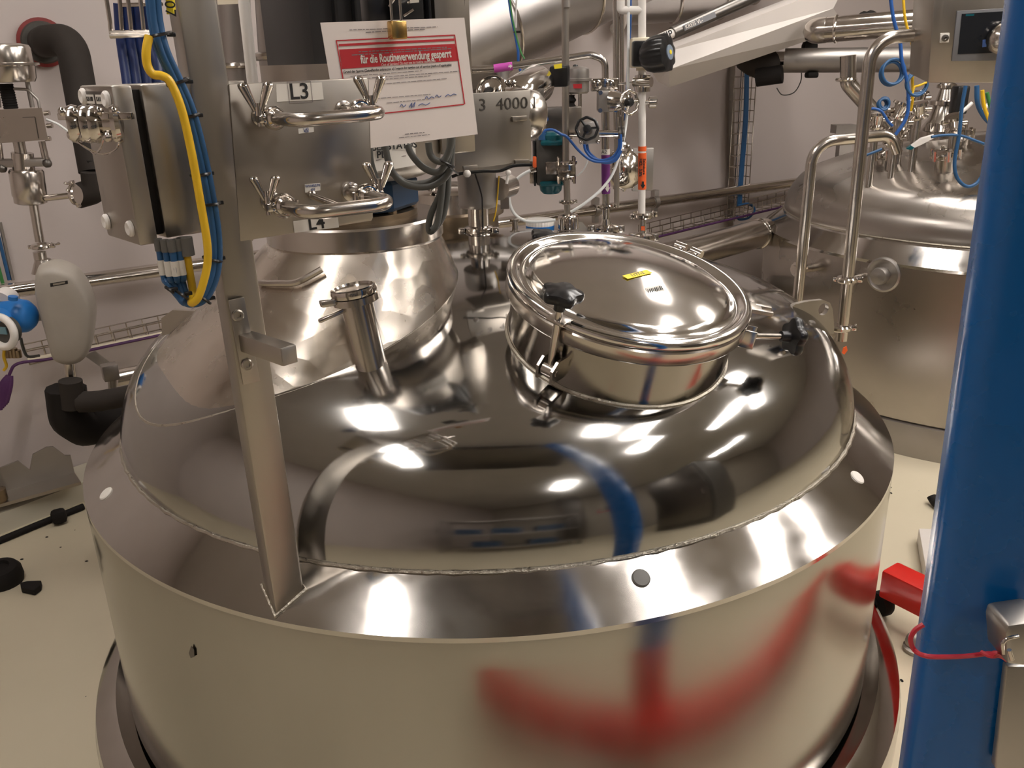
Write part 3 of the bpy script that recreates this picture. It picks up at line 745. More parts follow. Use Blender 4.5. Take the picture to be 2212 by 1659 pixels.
# upper wire basket with blue flat cables behind
wb = thing('wire_basket', 'open steel wire basket hanging at the upper left', 'cable tray', at(290, 70, 1.3))
for k, (x0, x1) in enumerate(((224, 240), (256, 264), (272, 284), (299, 311))):
    b = MB(); b.tube([at(x0, -40, 1.28), at(x1-2, 50, 1.28), at(x1, 73+k*.5, 1.28), at(x1+6, 74, 1.36)], .0030, 8, fillet=.008); part(b, 'wire', pipe_steel, wb)
for y, z in ((71, 1.275), (78, 1.27)):
    b = MB(); b.tube([at(238, y, z), at(352, y-2, z)], .0032, 8); part(b, 'cross_wire', bright_steel, wb)
for k in range(4):
    x = 262+k*22; b = MB(); b.tube([at(x-3, 8, 1.38), at(x+3, 90, 1.38), at(x+16, 180, 1.36), at(x+20, 250, 1.34)], .0095, 10, smooth=3)
    solo(b, 'navy_cable', navy_strap, ('leftmost', 'second from left', 'third from left', 'rightmost')[k]+' dark navy cable running down behind the wire basket', 'cable', 'navy cables behind the wire basket')
b = MB(); b.box(at(305, 10, 1.36), (.062, .006, .006), None, .002); solo(b, 'cable_clip', bright_steel, 'pale clip across the tops of the navy cables', 'clip')
b = MB(); b.prism([at(363, -30, 1.2), at(378, -30, 1.2), at(398, 130, 1.2), (at(388, 130, 1.2))], V((0, .01, 0))); solo(b, 'white_strip', white_paint, 'narrow white strip running down beside the post', 'strip')
b = MB(); b.prism([at(357, -12, 1.13), at(371, -12, 1.13), at(375, 29, 1.13), at(360, 31, 1.13)], V((.002, .003, 0))); yt = solo(b, 'yellow_tag', yellow_tape, 'yellow tag with handwriting beside the post at the top', 'tag')
text(yt, 'tag_text', 'L07', .018, at(366, 10, 1.1285), at(375, 29, 1.13)-at(371, -12, 1.13), at(375, 0, 1.13)-at(366, 0, 1.13), ink)

# ------------------------------------------------------------------ agitator drive on the cone
AX = V((tc_.x, tc_.y, 0)); zt = tz+.038
dr = thing('agitator_drive', 'agitator drive with blue gearbox and round motor cover behind the white notice', 'motor', AX+ZZ*zt)
b = MB(); b.lathe([(.128, zt), (.128, zt+.012), (.10, zt+.016), (.085, zt+.022), (.0001, zt+.022)], xf(AX), 48); part(b, 'mounting_flange', copper_oil, dr)
for k in range(8):
    a = -1.5+k*PI/4; p = AX+V((.112*math.cos(a), .112*math.sin(a), zt+.012))
    b = MB(); b.cyl(p, p+ZZ*.016, .011, None, 6); part(b, 'flange_bolt', copper_oil, dr)
zg = zt+.022
b = MB(); b.lathe([(.06, zg-.02), (.125, zg-.005), (.132, zg+.002), (.132, zg+.046), (.125, zg+.054), (.10, zg+.056)], xf(AX), 8); part(b, 'gearbox', blue_dark, dr, 20)
for k in range(8):
    a = .2+k*PI/4; p = AX+V((.095*math.cos(a), .095*math.sin(a), zg-.03))
    b = MB(); b.cyl(p, p+ZZ*.02, .011, None, 6); part(b, 'gearbox_bolt', bright_steel, dr)
zc0 = zg+.056; rc = .165
b = MB(); b.lathe([(.10, zc0), (.13, zc0+.002), (.152, zc0+.012), (.162, zc0+.03), (rc, zc0+.05), (rc, zc0+.21)], xf(AX+V((.02, -.02, 0))), 72); part(b, 'motor_cover', panel_steel, dr)
b = MB(); zq = zc0+.21; b.box(AX+V((.02, 0, zq+.15)), (.26, .26, .36), (E1_, E2_, ZZ), .03); part(b, 'motor_housing', black_box, dr)
for k in range(6):
    b = MB(); b.box(AX+V((.03, 0, 0))-E2_*.134+E1_*(-.09+.036*k)+ZZ*(zq+.17), (.006, .016, .28), (E1_, E2_, ZZ), .002); part(b, 'cooling_fin', black_plastic, dr)
def cyl_label(parent, c, R, px, mat, name):
    """label bent round a vertical cylinder, from its pixel corners"""
    def cast(x, y):
        d = ray(x, y); ox, oy = O.x-c.x, O.y-c.y; A_ = d.x**2+d.y**2; B_ = ox*d.x+oy*d.y; Q = ox*ox+oy*oy-R*R
        return O+d*((-B_-math.sqrt(max(B_*B_-A_*Q, 0)))/A_)
    P = [cast(*q) for q in px]; n = 8; g = []
    def ang(p): return math.atan2(p.y-c.y, p.x-c.x)
    top = []; bot = []
    for i in range(n+1):
        t = i/n
        for (p, q, l) in ((P[0], P[1], top), (P[3], P[2], bot)):
            a = ang(p)+(ang(q)-ang(p))*t; l.append(V((c.x+(R+.0012)*math.cos(a), c.y+(R+.0012)*math.sin(a), p.z+(q.z-p.z)*t)))
    b = MB(); b._grid([bot, top], False, False, False); return part(b, name, mat, parent), top, bot
cc_ = AX+V((.02, -.02, 0))
lb, tp, bo = cyl_label(dr, cc_, rc, ((800, 255), (890, 238), (899, 356), (800, 372)), label_white, 'status_label')
def lab_txt(s, x, y, size):
    p = on(x, y, (tp[4]+bo[4])/2, V((.05, -1, 0)).normalized()); r = (V((p.x, p.y, 0))-V((cc_.x, cc_.y, 0))).normalized()
    p = V((cc_.x, cc_.y, p.z))+r*(rc+.003); text(lb, 'label_text', s, size, p, ZZ.cross(r), ZZ, ink, .0004)
lab_txt('LABEL STATUS', 838, 316, .0165); lab_txt('PLS', 823, 333, .017)
b = MB(); p_, q_ = bo[1]+ZZ*.02, bo[6]+ZZ*.02; b.tube([p_+V((0, -.001, 0)), q_+V((0, -.001, 0))], .0007, 4); part(b, 'printed_rule', grey_ink, lb)
# grey cables drooping in front of the drive
loops = [([(798, 300), (800, 345), (812, 385), (828, 400)], 1.50), ([(832, 315), (838, 345), (850, 375), (880, 400), (930, 402), (968, 375), (975, 330), (978, 250)], 1.50),
         ([(880, 312), (890, 335), (915, 362), (945, 372), (965, 350), (972, 310), (972, 250)], 1.49), ([(925, 308), (930, 335), (945, 348), (960, 345), (974, 310), (977, 240)], 1.48),
         ([(845, 372), (880, 396), (930, 392), (962, 362)], 1.505), ([(962, 358), (950, 420), (932, 460), (926, 490), (932, 500), (955, 470), (966, 420), (968, 362)], 1.53), ([(958, 362), (953, 430), (945, 480), (934, 497)], 1.52)]
nm = ['grey cable hanging at the left edge of the status label', 'widest grey cable loop in front of the motor cover', 'middle grey cable loop in front of the motor cover', 'innermost grey cable loop at the right of the motor cover', 'grey cable sagging over the blue gearbox', 'grey cable loop hanging down beside the cone flange', 'straight grey cable inside the loop beside the cone flange']
for (P, Y), lab in zip(loops, nm):
    b = MB(); b.tube([at(x, y, Y) for x, y in P], .0058, 10, smooth=6); solo(b, 'hanging_cable', grey_cable, lab, 'cable', 'grey cables hanging at the agitator drive')
b = MB(); b.torus(at(962, 352, 1.49), V((.3, .1, .6)), .016, .0022, 20, 6); b.tube([at(962, 352, 1.48), at(972, 362, 1.47), at(990, 376, 1.5)], .0016, 6); solo(b, 'cable_tie', black_plastic, 'thin black tie holding the grey cables at the motor cover', 'cable tie')

# ------------------------------------------------------------------ notice with padlock
NN = V((.50, -.866, 0)).normalized()
npnt = at(850, 60, 1.36)
def pn(x, y, off=0): return on(x, y, npnt+NN*off, NN)
nq = [pn(*q) for q in ((692, 49), (1003, 38), (1032, 290), (739, 328))]
b = MB(); rows = []
for j in range(9):
    v = j/8; row = []
    for i in range(11):
        u = i/10; p = nq[0].lerp(nq[1], u).lerp(nq[3].lerp(nq[2], u), v); row.append(p)
    rows.append(row)
b._grid(rows, False, False, False); b._grid([[p-NN*.0006 for p in r] for r in rows], False, False, False)
sg = thing('notice', 'white out-of-service notice with red heading hanging behind the panel', 'sign', (nq[2]+nq[3])/2)
part(b, 'sheet', paper_m, sg)
def quad(px, mat, name, par, off=.0006):
    P = [pn(x, y, off) for x, y in px]; b = MB(); b.prism(P, -NN*.0003); return part(b, name, mat, par)
def line(b, x0, y0, x1, y1, w, off=.0009):
    b.prism([pn(x0, y0, off), pn(x1, y1, off), pn(x1, y1+w, off), pn(x0, y0+w, off)], -NN*.0002)
b = MB(); off = .0006
for L in ((725.5, 86.5, 982, 74.5, 2.6), (732, 95, 982, 83, 5)): line(b, *L)
for (x0, y0, x1, y1) in ((725.5, 87, 746, 205), (981, 75, 1003, 225)):
    b.prism([pn(x0, y0, .0009), pn(x0+2.2, y0, .0009), pn(x1+2.2, y1, .0009), pn(x1, y1, .0009)], -NN*.0002)
line(b, 800, 247, 1003, 224, 2.4)
part(b, 'red_border', red_ink, sg)['kind'] = 'stuff'
quad(((733, 107), (983, 94.5), (992, 131), (739, 149)), red_ink, 'red_heading', sg)
def ptext(s, x, y, size, mat, x1, y1, bold=0, name='heading_text'):
    text(sg, name, s, size, pn(x, y, .0012), pn(x1, y1)-pn(x, y), ZZ, mat, bold, 'LEFT', .0001, (pn(x1, y1)-pn(x, y)).length)['kind'] = 'stuff'
ptext('für die Routineverwendung gesperrt', 779, 129.5, .0158, label_white, 975, 116, .0004)
ptext('Out of Service / Do not use in routine operations', 824, 140.5, .0062, label_white, 940, 131.5)
ptext('Grund der Sperre (Zutreffendes ankreuzen x) / reason for tagging out of service (mark x if applicable)', 742, 156, .0050, ink, 975, 140, .0001, 'body_text')
b = MB(); rnd = random.Random(3)
def words(x0, y0, x1, y1, h):
    x = x0
    while x < x1:
        w_ = rnd.uniform(4, 13); xe = min(x+w_, x1); ya = y0+(y1-y0)*(x-x0)/(x1-x0); yb = y0+(y1-y0)*(xe-x0)/(x1-x0)
        line(b, x, ya, xe, yb, h); x = xe+rnd.uniform(1.5, 2.6)
for L in ((755, 64, 945, 57, 1.6), (790, 69, 918, 62, 1.8), (757, 164, 912, 152, 1.3), (757, 171, 992, 153, 1.3), (812, 172, 930, 163, 1.3), (812, 182, 965, 169, 1.3), (816, 212, 930, 203, 1.2), (835, 222, 918, 214, 1.2), (875, 289, 917, 285, 1.8), (862, 297, 930, 290, 1.2)): words(*L)
for L in ((775, 111, 965, 101, 2), (760, 118, 975, 104, 2)): words(*L)
k = part(b, 'small_print', grey_ink, sg); k['kind'] = 'stuff'
b = MB()
for P in (((918, 214), (922, 208), (926, 214), (932, 209), (938, 212)), ((940, 210), (944, 205), (948, 210), (953, 207)), ((962, 209), (968, 204), (973, 207), (980, 203), (986, 205)), ((864, 231), (868, 225), (872, 231), (877, 226)), ((884, 232), (890, 222), (889, 233), (897, 220), (894, 232)), ((904, 228), (912, 224), (920, 227), (929, 222))):
    b.tube([pn(x, y, .001) for x, y in P], .0006, 4, smooth=3)
part(b, 'handwriting', blue_ink, sg)['kind'] = 'stuff'
# padlock and lockout hasp
pl = thing('padlock', 'brass padlock with long steel shackle holding the notice', 'padlock', pn(858, 84, .03))
bc_ = pn(858, 65, .016)
S = pxm(bc_)
b = MB(); b.box(bc_, (37*S, .016, 37*S), (E1_, E2_, ZZ), .002); part(b, 'body', brass, pl)
b = MB(); sp = [bc_+E1_*d*S+ZZ*h*S for d, h in ((-11, 14), (-11, 62), (-7, 72), (0, 76), (7, 72), (11, 62), (11, 14))]; b.tube(sp, 3.0*S, 10, fillet=5*S); part(b, 'shackle', bright_steel, pl)
hs = thing('lockout_hasp', 'black and clear lockout hasp above the padlock', 'hasp', at(862, 20, 1.42))
b = MB(); b.box(at(818, 8, 1.42), (.05, .03, .06), (E1_, E2_, ZZ), .004); part(b, 'hasp_body', black_plastic, hs)
b = MB(); b.box(at(878, 4, 1.42), (.055, .012, .075), (E1_, E2_, ZZ), .012); part(b, 'hasp_plate', black_plastic, hs)
for (x0, y0, x1, y1) in ((840, 14, 856, -10), (872, 34, 893, 20), (880, 6, 910, -4)):
    b = MB(); b.tube([at(x0, y0, 1.40), at(x1, y1, 1.40)], .0022, 6); part(b, 'steel_pin', bright_steel, hs)
b = MB(); b.prism([at(884, -20, 1.39), at(903, -20, 1.39), at(905, 5, 1.39), at(886, 7, 1.39)], V((0, .002, 0))); part(b, 'white_tag', label_white, hs)

# ------------------------------------------------------------------ stainless ducts behind the panel
def ring_at(parent, c, ax, R, r, mat, name='bead_ring'):
    b = MB(); b.torus(c, ax, R, r, 40, 8); return part(b, name, mat, parent)
t = thing('ventilation_duct', 'thick vertical stainless duct rising behind the L3 label', 'duct', at(625, 240, 2.15))
p0, p1, p2 = at(616, -60, 2.1), at(630, 215, 2.1), at(655, 330, 2.45); R_ = 64*pxm(p1)
b = MB(); b.tube([p0, p1, p1+V((.02, .55, -.22))], R_, 36, fillet=.16, fseg=10); part(b, 'duct_tube', duct_steel, t)
for y in (121,): c = at(623, y, 2.1); ring_at(t, c, ZZ, R_*1.015, .009, pipe_steel)
ring_at(t, at(629, 176, 2.12), V((-.25, -.6, 1)), R_*1.04, .009, pipe_steel)
t = thing('vertical_pipe', 'thinner vertical stainless pipe left of the thick duct', 'pipe', at(518, 240, 2.2))
p0, p1 = at(500, -60, 2.2), at(520, 260, 2.2); R_ = 34*pxm(p1)
b = MB(); b.tube([p0, p1, p1+V((0, .3, -.12))], R_, 28, fillet=.1); part(b, 'pipe_tube', duct_steel, t)
ring_at(t, at(512, 142, 2.2), ZZ, R_*1.05, .007, pipe_steel)
b = MB(); b.tube([at(522, -40, 2.0), at(546, 180, 2.0), at(549, 240, 2.05)], 12*pxm(at(546, 180, 2.0)), 16); solo(b, 'white_pipe', white_plastic, 'slim pale pipe between the two ducts behind the panel', 'pipe')
b = MB(); b.prism([at(466, -30, 2.05), at(516, -30, 2.05), at(520, 8, 2.05), at(470, 10, 2.05)], V((0, .004, 0))); solo(b, 'paper_card', cream_plastic, 'pale card stuck on the thinner pipe at the top edge', 'card')
t = thing('steel_bracket_frame', 'grey steel upright with trunking behind the notice', 'frame', at(985, 120, 1.75))
b = MB(); b.box(at(962, 0, 1.75), (.075, .05, .55), (E1_, E2_, ZZ), .003); part(b, 'trunking', panel_steel, t)
b = MB(); b.tube([at(998, -40, 1.75), at(1003, 180, 1.75)], .008, 12); part(b, 'upright', pipe_steel, t)

# ------------------------------------------------------------------ bracket plate "K 3  4000 l" and its nozzle
KN = V((.42, -.907, 0)).normalized(); KE = V((-KN.y, KN.x, 0)); kp = at(1065, 280, 1.9)
def kq(x, y, off=0): return on(x, y, kp+KN*off, KN)
t = thing('tank_plate', 'stamped steel plate reading K 3 4000 l on the front tank', 'plate', kq(1070, 355))
b = MB(); b.prism([kq(*q) for q in ((980, 204), (1146, 194), (1148, 345), (1110, 352), (1010, 368), (984, 372))], -KN*.006, .001); part(b, 'plate', brushed, t)
text(t, 'stamped_text', 'K 3  4000 l', .034, kq(1080, 226, .0008), KE, ZZ, dark_steel, fit=.165)['kind'] = 'stuff'
for px in (((1107, 252), (1139, 250), (1139, 260), (1108, 263)), ((1113, 346), (1144, 344), (1145, 355), (1114, 357)), ((1001, 359), (1032, 356), (1033, 369), (1002, 371))):
    b = MB(); b.prism([kq(x, y, .006) for x, y in px], -KN*.012, .0008); part(b, 'tab', panel_steel, t)
b = MB(); b.prism([kq(x, y) for x, y in ((1012, 366), (1110, 352), (1146, 352), (1146, 358), (1012, 374))], -KN*.08); part(b, 'lower_flange', brushed, t)
# nozzle column under the plate
base = dome_port(1037, 535, 0, 0)
base = at(1036, 536, 2.02); base = V((base.x, base.y, dome_z(base.x, base.y)-.004)); s_ = pxm(base)
t = thing('tank_nozzle', 'stainless nozzle with clamp ring and wide upper sleeve under the K 3 plate', 'nozzle', base)
def zpx(y): return at(1036, y, base.y).z
b = MB(); b.lathe([(24*s_, base.z-.01), (23*s_, zpx(497))], xf(V((base.x, base.y, 0))), 32); part(b, 'lower_tube', pipe_steel, t)
b = MB(); b.lathe([(24*s_, zpx(507)), (30*s_, zpx(505)), (32*s_, zpx(500)), (31*s_, zpx(490)), (24*s_, zpx(487))], xf(V((base.x, base.y, 0))), 32); cr_ = part(b, 'clamp_ring', bright_steel, t)
for sx in (-1, 1):
    b = MB(); c = V((base.x+sx*36*s_, base.y-.012, zpx(496))); b.box(c, (.016, .014, .014), None, .002); b.cyl(c-V((0, .02, 0)), c+V((0, .02, 0)), .004, None, 8); part(b, 'clamp_lug', bright_steel, cr_)
b = MB(); b.lathe([(22*s_, zpx(490)), (22*s_, zpx(445))], xf(V((base.x, base.y, 0))), 32); part(b, 'middle_tube', pipe_steel, t)
b = MB(); b.lathe([(22*s_, zpx(447)), (40*s_, zpx(446)), (41.5*s_, zpx(441)), (40*s_, zpx(436)), (41*s_, zpx(366))], xf(V((base.x, base.y, 0))), 40); part(b, 'upper_sleeve', dull_steel, t)
c = at(1078, 408, base.y); b = MB(); b.cyl(c, c+V((.025, .05, 0)), .026, None, 24); b.box(c+V((.012, .03, -.035)), (.02, .02, .03)); part(b, 'side_cap', pipe_steel, t)
b = MB(); b.tube([at(1026, 375, 1.93), at(1040, 420, 1.93), at(1042, 445, 1.95), at(1043, 495, 1.98)], .0018, 6, smooth=4); solo(b, 'thin_wire', black_plastic, 'thin black wire running down the wide nozzle sleeve', 'wire')
b = MB(); b.tube([at(1078, 380, 1.95), at(1072, 450, 1.95), at(1066, 478, 1.95)], .0016, 6, smooth=4); solo(b, 'thin_wire', yellow_cable, 'thin yellow wire right of the wide nozzle sleeve', 'wire')
b = MB(); b.tube([at(x, y, 1.83) for x, y in ((976, 382), (992, 376), (1010, 373), (1045, 370), (1080, 369), (1110, 358), (1150, 356))], .0034, 8, smooth=5); cb = solo(b, 'black_cable', black_plastic, 'thin black cable running along the underside of the K 3 plate', 'cable')
b = MB(); b.ball(at(1009, 375, 1.82), .008, 12); solo(b, 'white_clip', white_plastic, 'small white round clip on the black cable under the plate', 'clip')
b = MB(); b.tube([at(1098, 374, 1.82), at(1094, 397, 1.82)], .003, 8); b.ball(at(1098, 373, 1.82), .006, 10); solo(b, 'white_clip', white_plastic, 'white clip with dangling strap end under the plate', 'clip')
# bright drum with rim behind the nozzle
p = at(975, 505, 2.35); p = V((p.x, p.y, dome_z(p.x, p.y)-.03))
zz = lambda y: at(975, y, p.y).z
t = thing('sight_port', 'wide low flanged port behind the grey cables', 'port', p)
b = MB(); b.lathe([(.13, p.z), (.13, zz(462)), (.145, zz(460)), (.145, zz(452)), (.12, zz(450))], xf(V((p.x, p.y, 0))), 48); part(b, 'port_body', copper_oil, t)
b = MB(); b.lathe([(.118, zz(452)), (.115, zz(410)), (.10, zz(402)), (.0001, zz(400))], xf(V((p.x, p.y, 0))), 48); part(b, 'port_cover', pipe_steel, t)
b = MB(); c = at(931, 402, p.y-.1); b.lathe([(.009, -.012), (.012, 0), (.009, .012), (.004, .016)], xf(c), 14); part(b, 'cap_nut', bright_steel, t)

# ------------------------------------------------------------------ shiny motor right of the notice
mt = thing('stainless_motor', 'shiny stainless motor with round head behind the K 3 plate', 'motor', at(1130, 250, 2.15))
p0, p1 = at(1110, 215, 2.1), at(1190, 160, 2.35); ax = (p1-p0).normalized(); s_ = pxm(p0)
b = MB(); b.lathe([(.0001, -.05), (28*s_, -.05), (32*s_, -.045), (32*s_, .0), (41*s_, .012), (43*s_, .05), (43*s_, .16), (39*s_, .175), (.0001, .178)], xf(p0, ax), 44); part(b, 'motor_body', bright_steel, mt)
c = at(1128, 248, 1.99); b = MB(); b.lathe([(.0001, -.03), (48*s_, -.03), (52*s_, -.022), (52*s_, .012), (48*s_, .022), (.0001, .024)], xf(c, V((-.75, -.6, .15))), 44); part(b, 'motor_head', pipe_steel, mt)
c = at(1060, 192, 1.97); b = MB(); b.torus(c, V((-.3, -.8, .6)), .030, .004, 28, 8); b.ball(c, .026, 16, (1, 1, .35), frame(V((-.3, -.8, .6)))); part(b, 'gauge_cap', bright_steel, mt)
b = MB(); b.box(at(1209, 164, 2.3), (.024, .05, .05), (ax, V((0, 0, 1)).cross(ax), ZZ), .006); part(b, 'terminal_box', black_plastic, mt)
b = MB(); b.box(at(1165, 204, 2.08), (.035, .012, .02), (ax, V((0, 0, 1)).cross(ax), ZZ), .002); part(b, 'nameplate', dark_steel, mt)
for x in (1085, 1097, 1106):
    b = MB(); b.ball(at(x, 180, 2.0), .011, 12, (1, .6, .8)); part(b, 'cap_nut', bright_steel, mt)
b = MB(); b.prism([at(1196, 140, 2.27), at(1214, 137, 2.27), at(1214, 147, 2.27), at(1198, 149, 2.27)], V((0, .004, 0))); solo(b, 'yellow_tag', yellow_tape, 'small yellow tag on the stainless motor', 'tag')

# ------------------------------------------------------------------ rear pipes standing on the front tank
def tubepx(b, P, Y, rpx, seg=16, **k):
    q = [at(x, y, Y) if not isinstance(Y, (list, tuple)) else at(x, y, Y[i]) for i, (x, y) in enumerate(P)]
    b.tube(q, rpx*pxm(q[0]), seg, **k); return q
def clamp_at(t, x, y, Y, rpx, ax=ZZ, side=V((1, 0, 0))):
    c = at(x, y, Y); return add_clamp(t, c, ax, rpx*pxm(c), None, side)
YA = 2.42
# pipe A : slim vertical pipe
t = thing('vertical_pipe', 'slim vertical steel pipe rising in front of the teal valve', 'pipe', at(1231, 500, YA))
b = MB(); tubepx(b, [(1221, -30), (1222, 350)], YA, 8); tubepx(b, [(1223, 345), (1226, 475)], YA, 7); part(b, 'pipe_tube', brushed, t)
b = MB(); tubepx(b, [(1224, -20), (1224, 16)], YA-.006, 7.5); part(b, 'label_sleeve', dull_steel, t)
for (x, y, r) in ((1223, 352, 10), (1223, 384, 9), (1226, 436, 9), ): clamp_at(t, x, y, YA, r, ZZ, V((1, .2, 0)))
c = at(1223, 367, YA); b = MB(); b.box(c, (.05, .045, .036), None, .004)
for sx in (-1, 1):
    for sy in (-1, 1): b.cyl(c+V((sx*.021, sy*.018, -.035)), c+V((sx*.021, sy*.018, .035)), .004, None, 8)
part(b, 'check_valve', bright_steel, t)['kind'] = 'stuff'
b = MB(); b.lathe([(.020, -.022), (.030, -.018), (.030, .012), (.026, .018), (.012, .022)], xf(at(1228, 478, YA)), 24); part(b, 'base_fitting', bright_steel, t)
for (x, y) in ((1213, 482), (1244, 480)): b = MB(); b.cyl(at(x, y-9, YA-.04), at(x, y+14, YA-.04), .007, None, 12); part(b, 'fitting_bolt', bright_steel, t)
# pipe B : U pipe with magenta and purple markers
t = thing('marked_pipe', 'steel pipe with magenta and purple markers bending down behind the slim pipe', 'pipe', at(1309, 500, 2.5))
YB = 2.5
b = MB(); tubepx(b, [(1000, 152), (1060, 149), (1195, 130), (1275, 118), (1307, 128), (1308, 200)], YB, 7.5, 18, fillet=.05, fseg=8); tubepx(b, [(1306, 190), (1309, 290)], YB, 9); tubepx(b, [(1307, 285), (1309, 480)], YB, 8.5); part(b, 'pipe_tube', pipe_steel, t)
b = MB(); tubepx(b, [(1067, 148.2), (1107, 142.6)], YB, 8.6); mk = part(b, 'magenta_marker', magenta_tape, t)
b = MB(); c0 = at(1096, 143.5, YB-.028); b.prism([at(x, y, YB-.0265) for x, y in ((1098, 142), (1101, 142), (1101, 138.5), (1107, 142.5), (1102, 148), (1102, 145), (1098, 145.5))], V((0, .001, 0))); part(b, 'arrow', label_white, mk)
b = MB(); tubepx(b, [(1308, 334), (1309, 418)], YB, 9.4); mk = part(b, 'purple_marker', purple_tape, t)
b = MB(); tubepx(b, [(1308, 322), (1308, 334)], YB, 9.3); pk = part(b, 'white_marker', label_white, t)
text(pk, 'marker_text', 'A2', .014, at(1305, 328.5, YB-.014), V((1, 0, 0)), ZZ, ink)
b = MB(); b.prism([at(x, y, YB-.0148) for x, y in ((1309, 398), (1315, 398), (1315, 406), (1318.5, 404), (1312.5, 415), (1306, 406), (1309, 407))], V((0, .001, 0))); part(b, 'arrow', label_white, mk)
b = MB(); b.box(at(1306, 183, YB), (.075, .030, .034), None, .004); cb_ = part(b, 'pipe_block', bright_steel, t)
for x in (1290, 1319): b = MB(); b.lathe([(.013, -.004), (.013, .004), (.007, .007)], xf(at(x, 183, YB-.018), V((0, -1, 0))), 14); part(b, 'block_bolt', bright_steel, cb_)
clamp_at(t, 1309, 446, YB, 10, ZZ, V((1, .3, 0)))
c = at(1309, 495, YB); s_ = pxm(c); b = MB(); b.lathe([(9*s_, -.01), (30*s_, -.008), (32*s_, 0), (30*s_, .010), (14*s_, .014), (9*s_, .03)], xf(c), 32); part(b, 'foot_clamp', bright_steel, t)
for x in (1278, 1341): b = MB(); b.box(at(x, 494, YB-.01), (.02, .02, .022), None, .003); part(b, 'clamp_lug', pipe_steel, t)
# diaphragm valve with chrome handwheel (upper)
v = thing('diaphragm_valve', 'steel diaphragm valve with chrome handwheel on the marked pipe', 'valve', at(1310, 220, 2.46))
c = at(1311, 218, 2.47); b = MB(); b.box(c, (.052, .05, .056), None, .005); part(b, 'body', dull_steel, v)
for sx in (-1, 1):
    for sz in (-1, 1): b = MB(); b.cyl(c+V((sx*.021, -.03, sz*.023)), c+V((sx*.021, .0, sz*.023)), .006, None, 8); part(b, 'bolt', bright_steel, v)
dx = V((.9, -.42, .0)).normalized(); c2 = at(1318, 218, 2.44)
b = MB(); b.lathe([(.026, 0), (.026, .02), (.022, .03), (.019, .04), (.019, .055), (.012, .06)], xf(c2, dx), 24); part(b, 'bonnet', bright_steel, v)
def handwheel(parent, c, ax, R, mat, hub, n=3, wob=.04, lob=8):
    b = MB(); b.torus(c, ax, R, R*.14, 48, 10, wob, lob); f = frame(ax); w = part(b, 'handwheel', mat, parent, 60)
    for k in range(n):
        d = f @ V((math.cos(2*PI*k/n+.6), math.sin(2*PI*k/n+.6), 0)); b = MB(); b.cyl(c, V(c)+d*R, R*.12, None, 10); part(b, 'spoke', mat, w)
    b = MB(); b.lathe([(R*.38, -R*.3), (R*.40, R*.1), (R*.3, R*.28), (.0001, R*.3)], xf(c, ax), 20); part(b, 'hub', hub, w)
handwheel(v, at(1360, 221, 2.38), V((.55, -.8, .15)), 24*pxm(at(1360, 221, 2.38)), bright_steel, black_plastic)
# lower valve with black handwheel
v = thing('diaphragm_valve', 'steel valve with black handwheel on the crosswise pipe', 'valve', at(1275, 312, 2.4))
b = MB(); tubepx(b, [(1229, 289), (1340, 289)], 2.42, 7.5); part(b, 'pipe_tube', bright_steel, v)
c = at(1272, 288, 2.41); b = MB(); b.prism([at(x, y, 2.385) for x, y in ((1252, 278), (1262, 262), (1293, 262), (1296, 310), (1254, 313))], V((0, .05, 0)), .004); part(b, 'body', dull_steel, v)
for (x, y) in ((1256, 308), (1292, 306)): b = MB(); b.ball(at(x, y, 2.383), .006, 10); part(b, 'bolt', bright_steel, v)
c = at(1268, 278, 2.33); handwheel(v, c, V((-.05, -.97, .2)), 23*pxm(c), black_plastic, black_plastic, 3, .03, 8)
b = MB(); b.cyl(c, at(1272, 283, 2.40), .011, None, 12); part(b, 'stem', black_plastic, v)
b = MB(); tubepx(b, [(1340, 252), (1342, 285)], 2.42, 6.5); tubepx(b, [(1344, 248), (1345, 262)], 2.42, 4); part(b, 'vent_tube', bright_steel, v)
for x in (1338, 1345): b = MB(); b.lathe([(.010, -.004), (.021, -.003), (.021, .003), (.010, .004)], xf(at(x, 289, 2.42), V((1, 0, 0))), 20); part(b, 'coupling_ring', dark_steel, v)
# second vertical pipe behind
t = thing('vertical_pipe', 'twin vertical steel pipes behind the chrome handwheel', 'pipe', at(1335, 450, 2.75))
for (x0, x1, y1, r) in ((1330, 1332, 300, 7), (1343, 1344, 255, 5)): b = MB(); tubepx(b, [(x0, -30), (x1, y1)], 2.75, r); part(b, 'pipe_tube', pipe_steel, t)
b = MB(); tubepx(b, [(1332, 300), (1332, 448)], 2.75, 6); part(b, 'pipe_tube', brushed, t)
# white plastic pipe with black valve and orange acid marker
YW = 2.55
t = thing('plastic_pipe', 'white plastic pipe with an orange acid marker behind the manhole', 'pipe', at(1388, 460, YW))
b = MB(); tubepx(b, [(1387, -30), (1387, 310)], YW, 8.6); tubepx(b, [(1387, 305), (1386, 460)], YW, 8.2); tubepx(b, [(1341, -30), (1341, 22), (1387, 22)], YW, 8.6, fillet=.005); part(b, 'pipe_tube', white_plastic, t)
b = MB(); tubepx(b, [(1387.5, 316), (1387.3, 326)], YW, 9); part(b, 'orange_marker', orange_tape, t)
b = MB(); tubepx(b, [(1387.3, 330), (1387, 409)], YW, 9); om = part(b, 'orange_marker', orange_tape, t)
mw = at(1387, 365, YW-.0128)
text(om, 'marker_text', 'HCL  3,0%', .0125, at(1383.5, 362, YW-.0128), -ZZ, V((1, 0, 0)), ink, .0004, fit=.05)
text(om, 'marker_text', 'Salzsäure', .0095, at(1391.5, 360, YW-.0122), -ZZ, V((1, 0, 0)), ink, .0002, fit=.045)
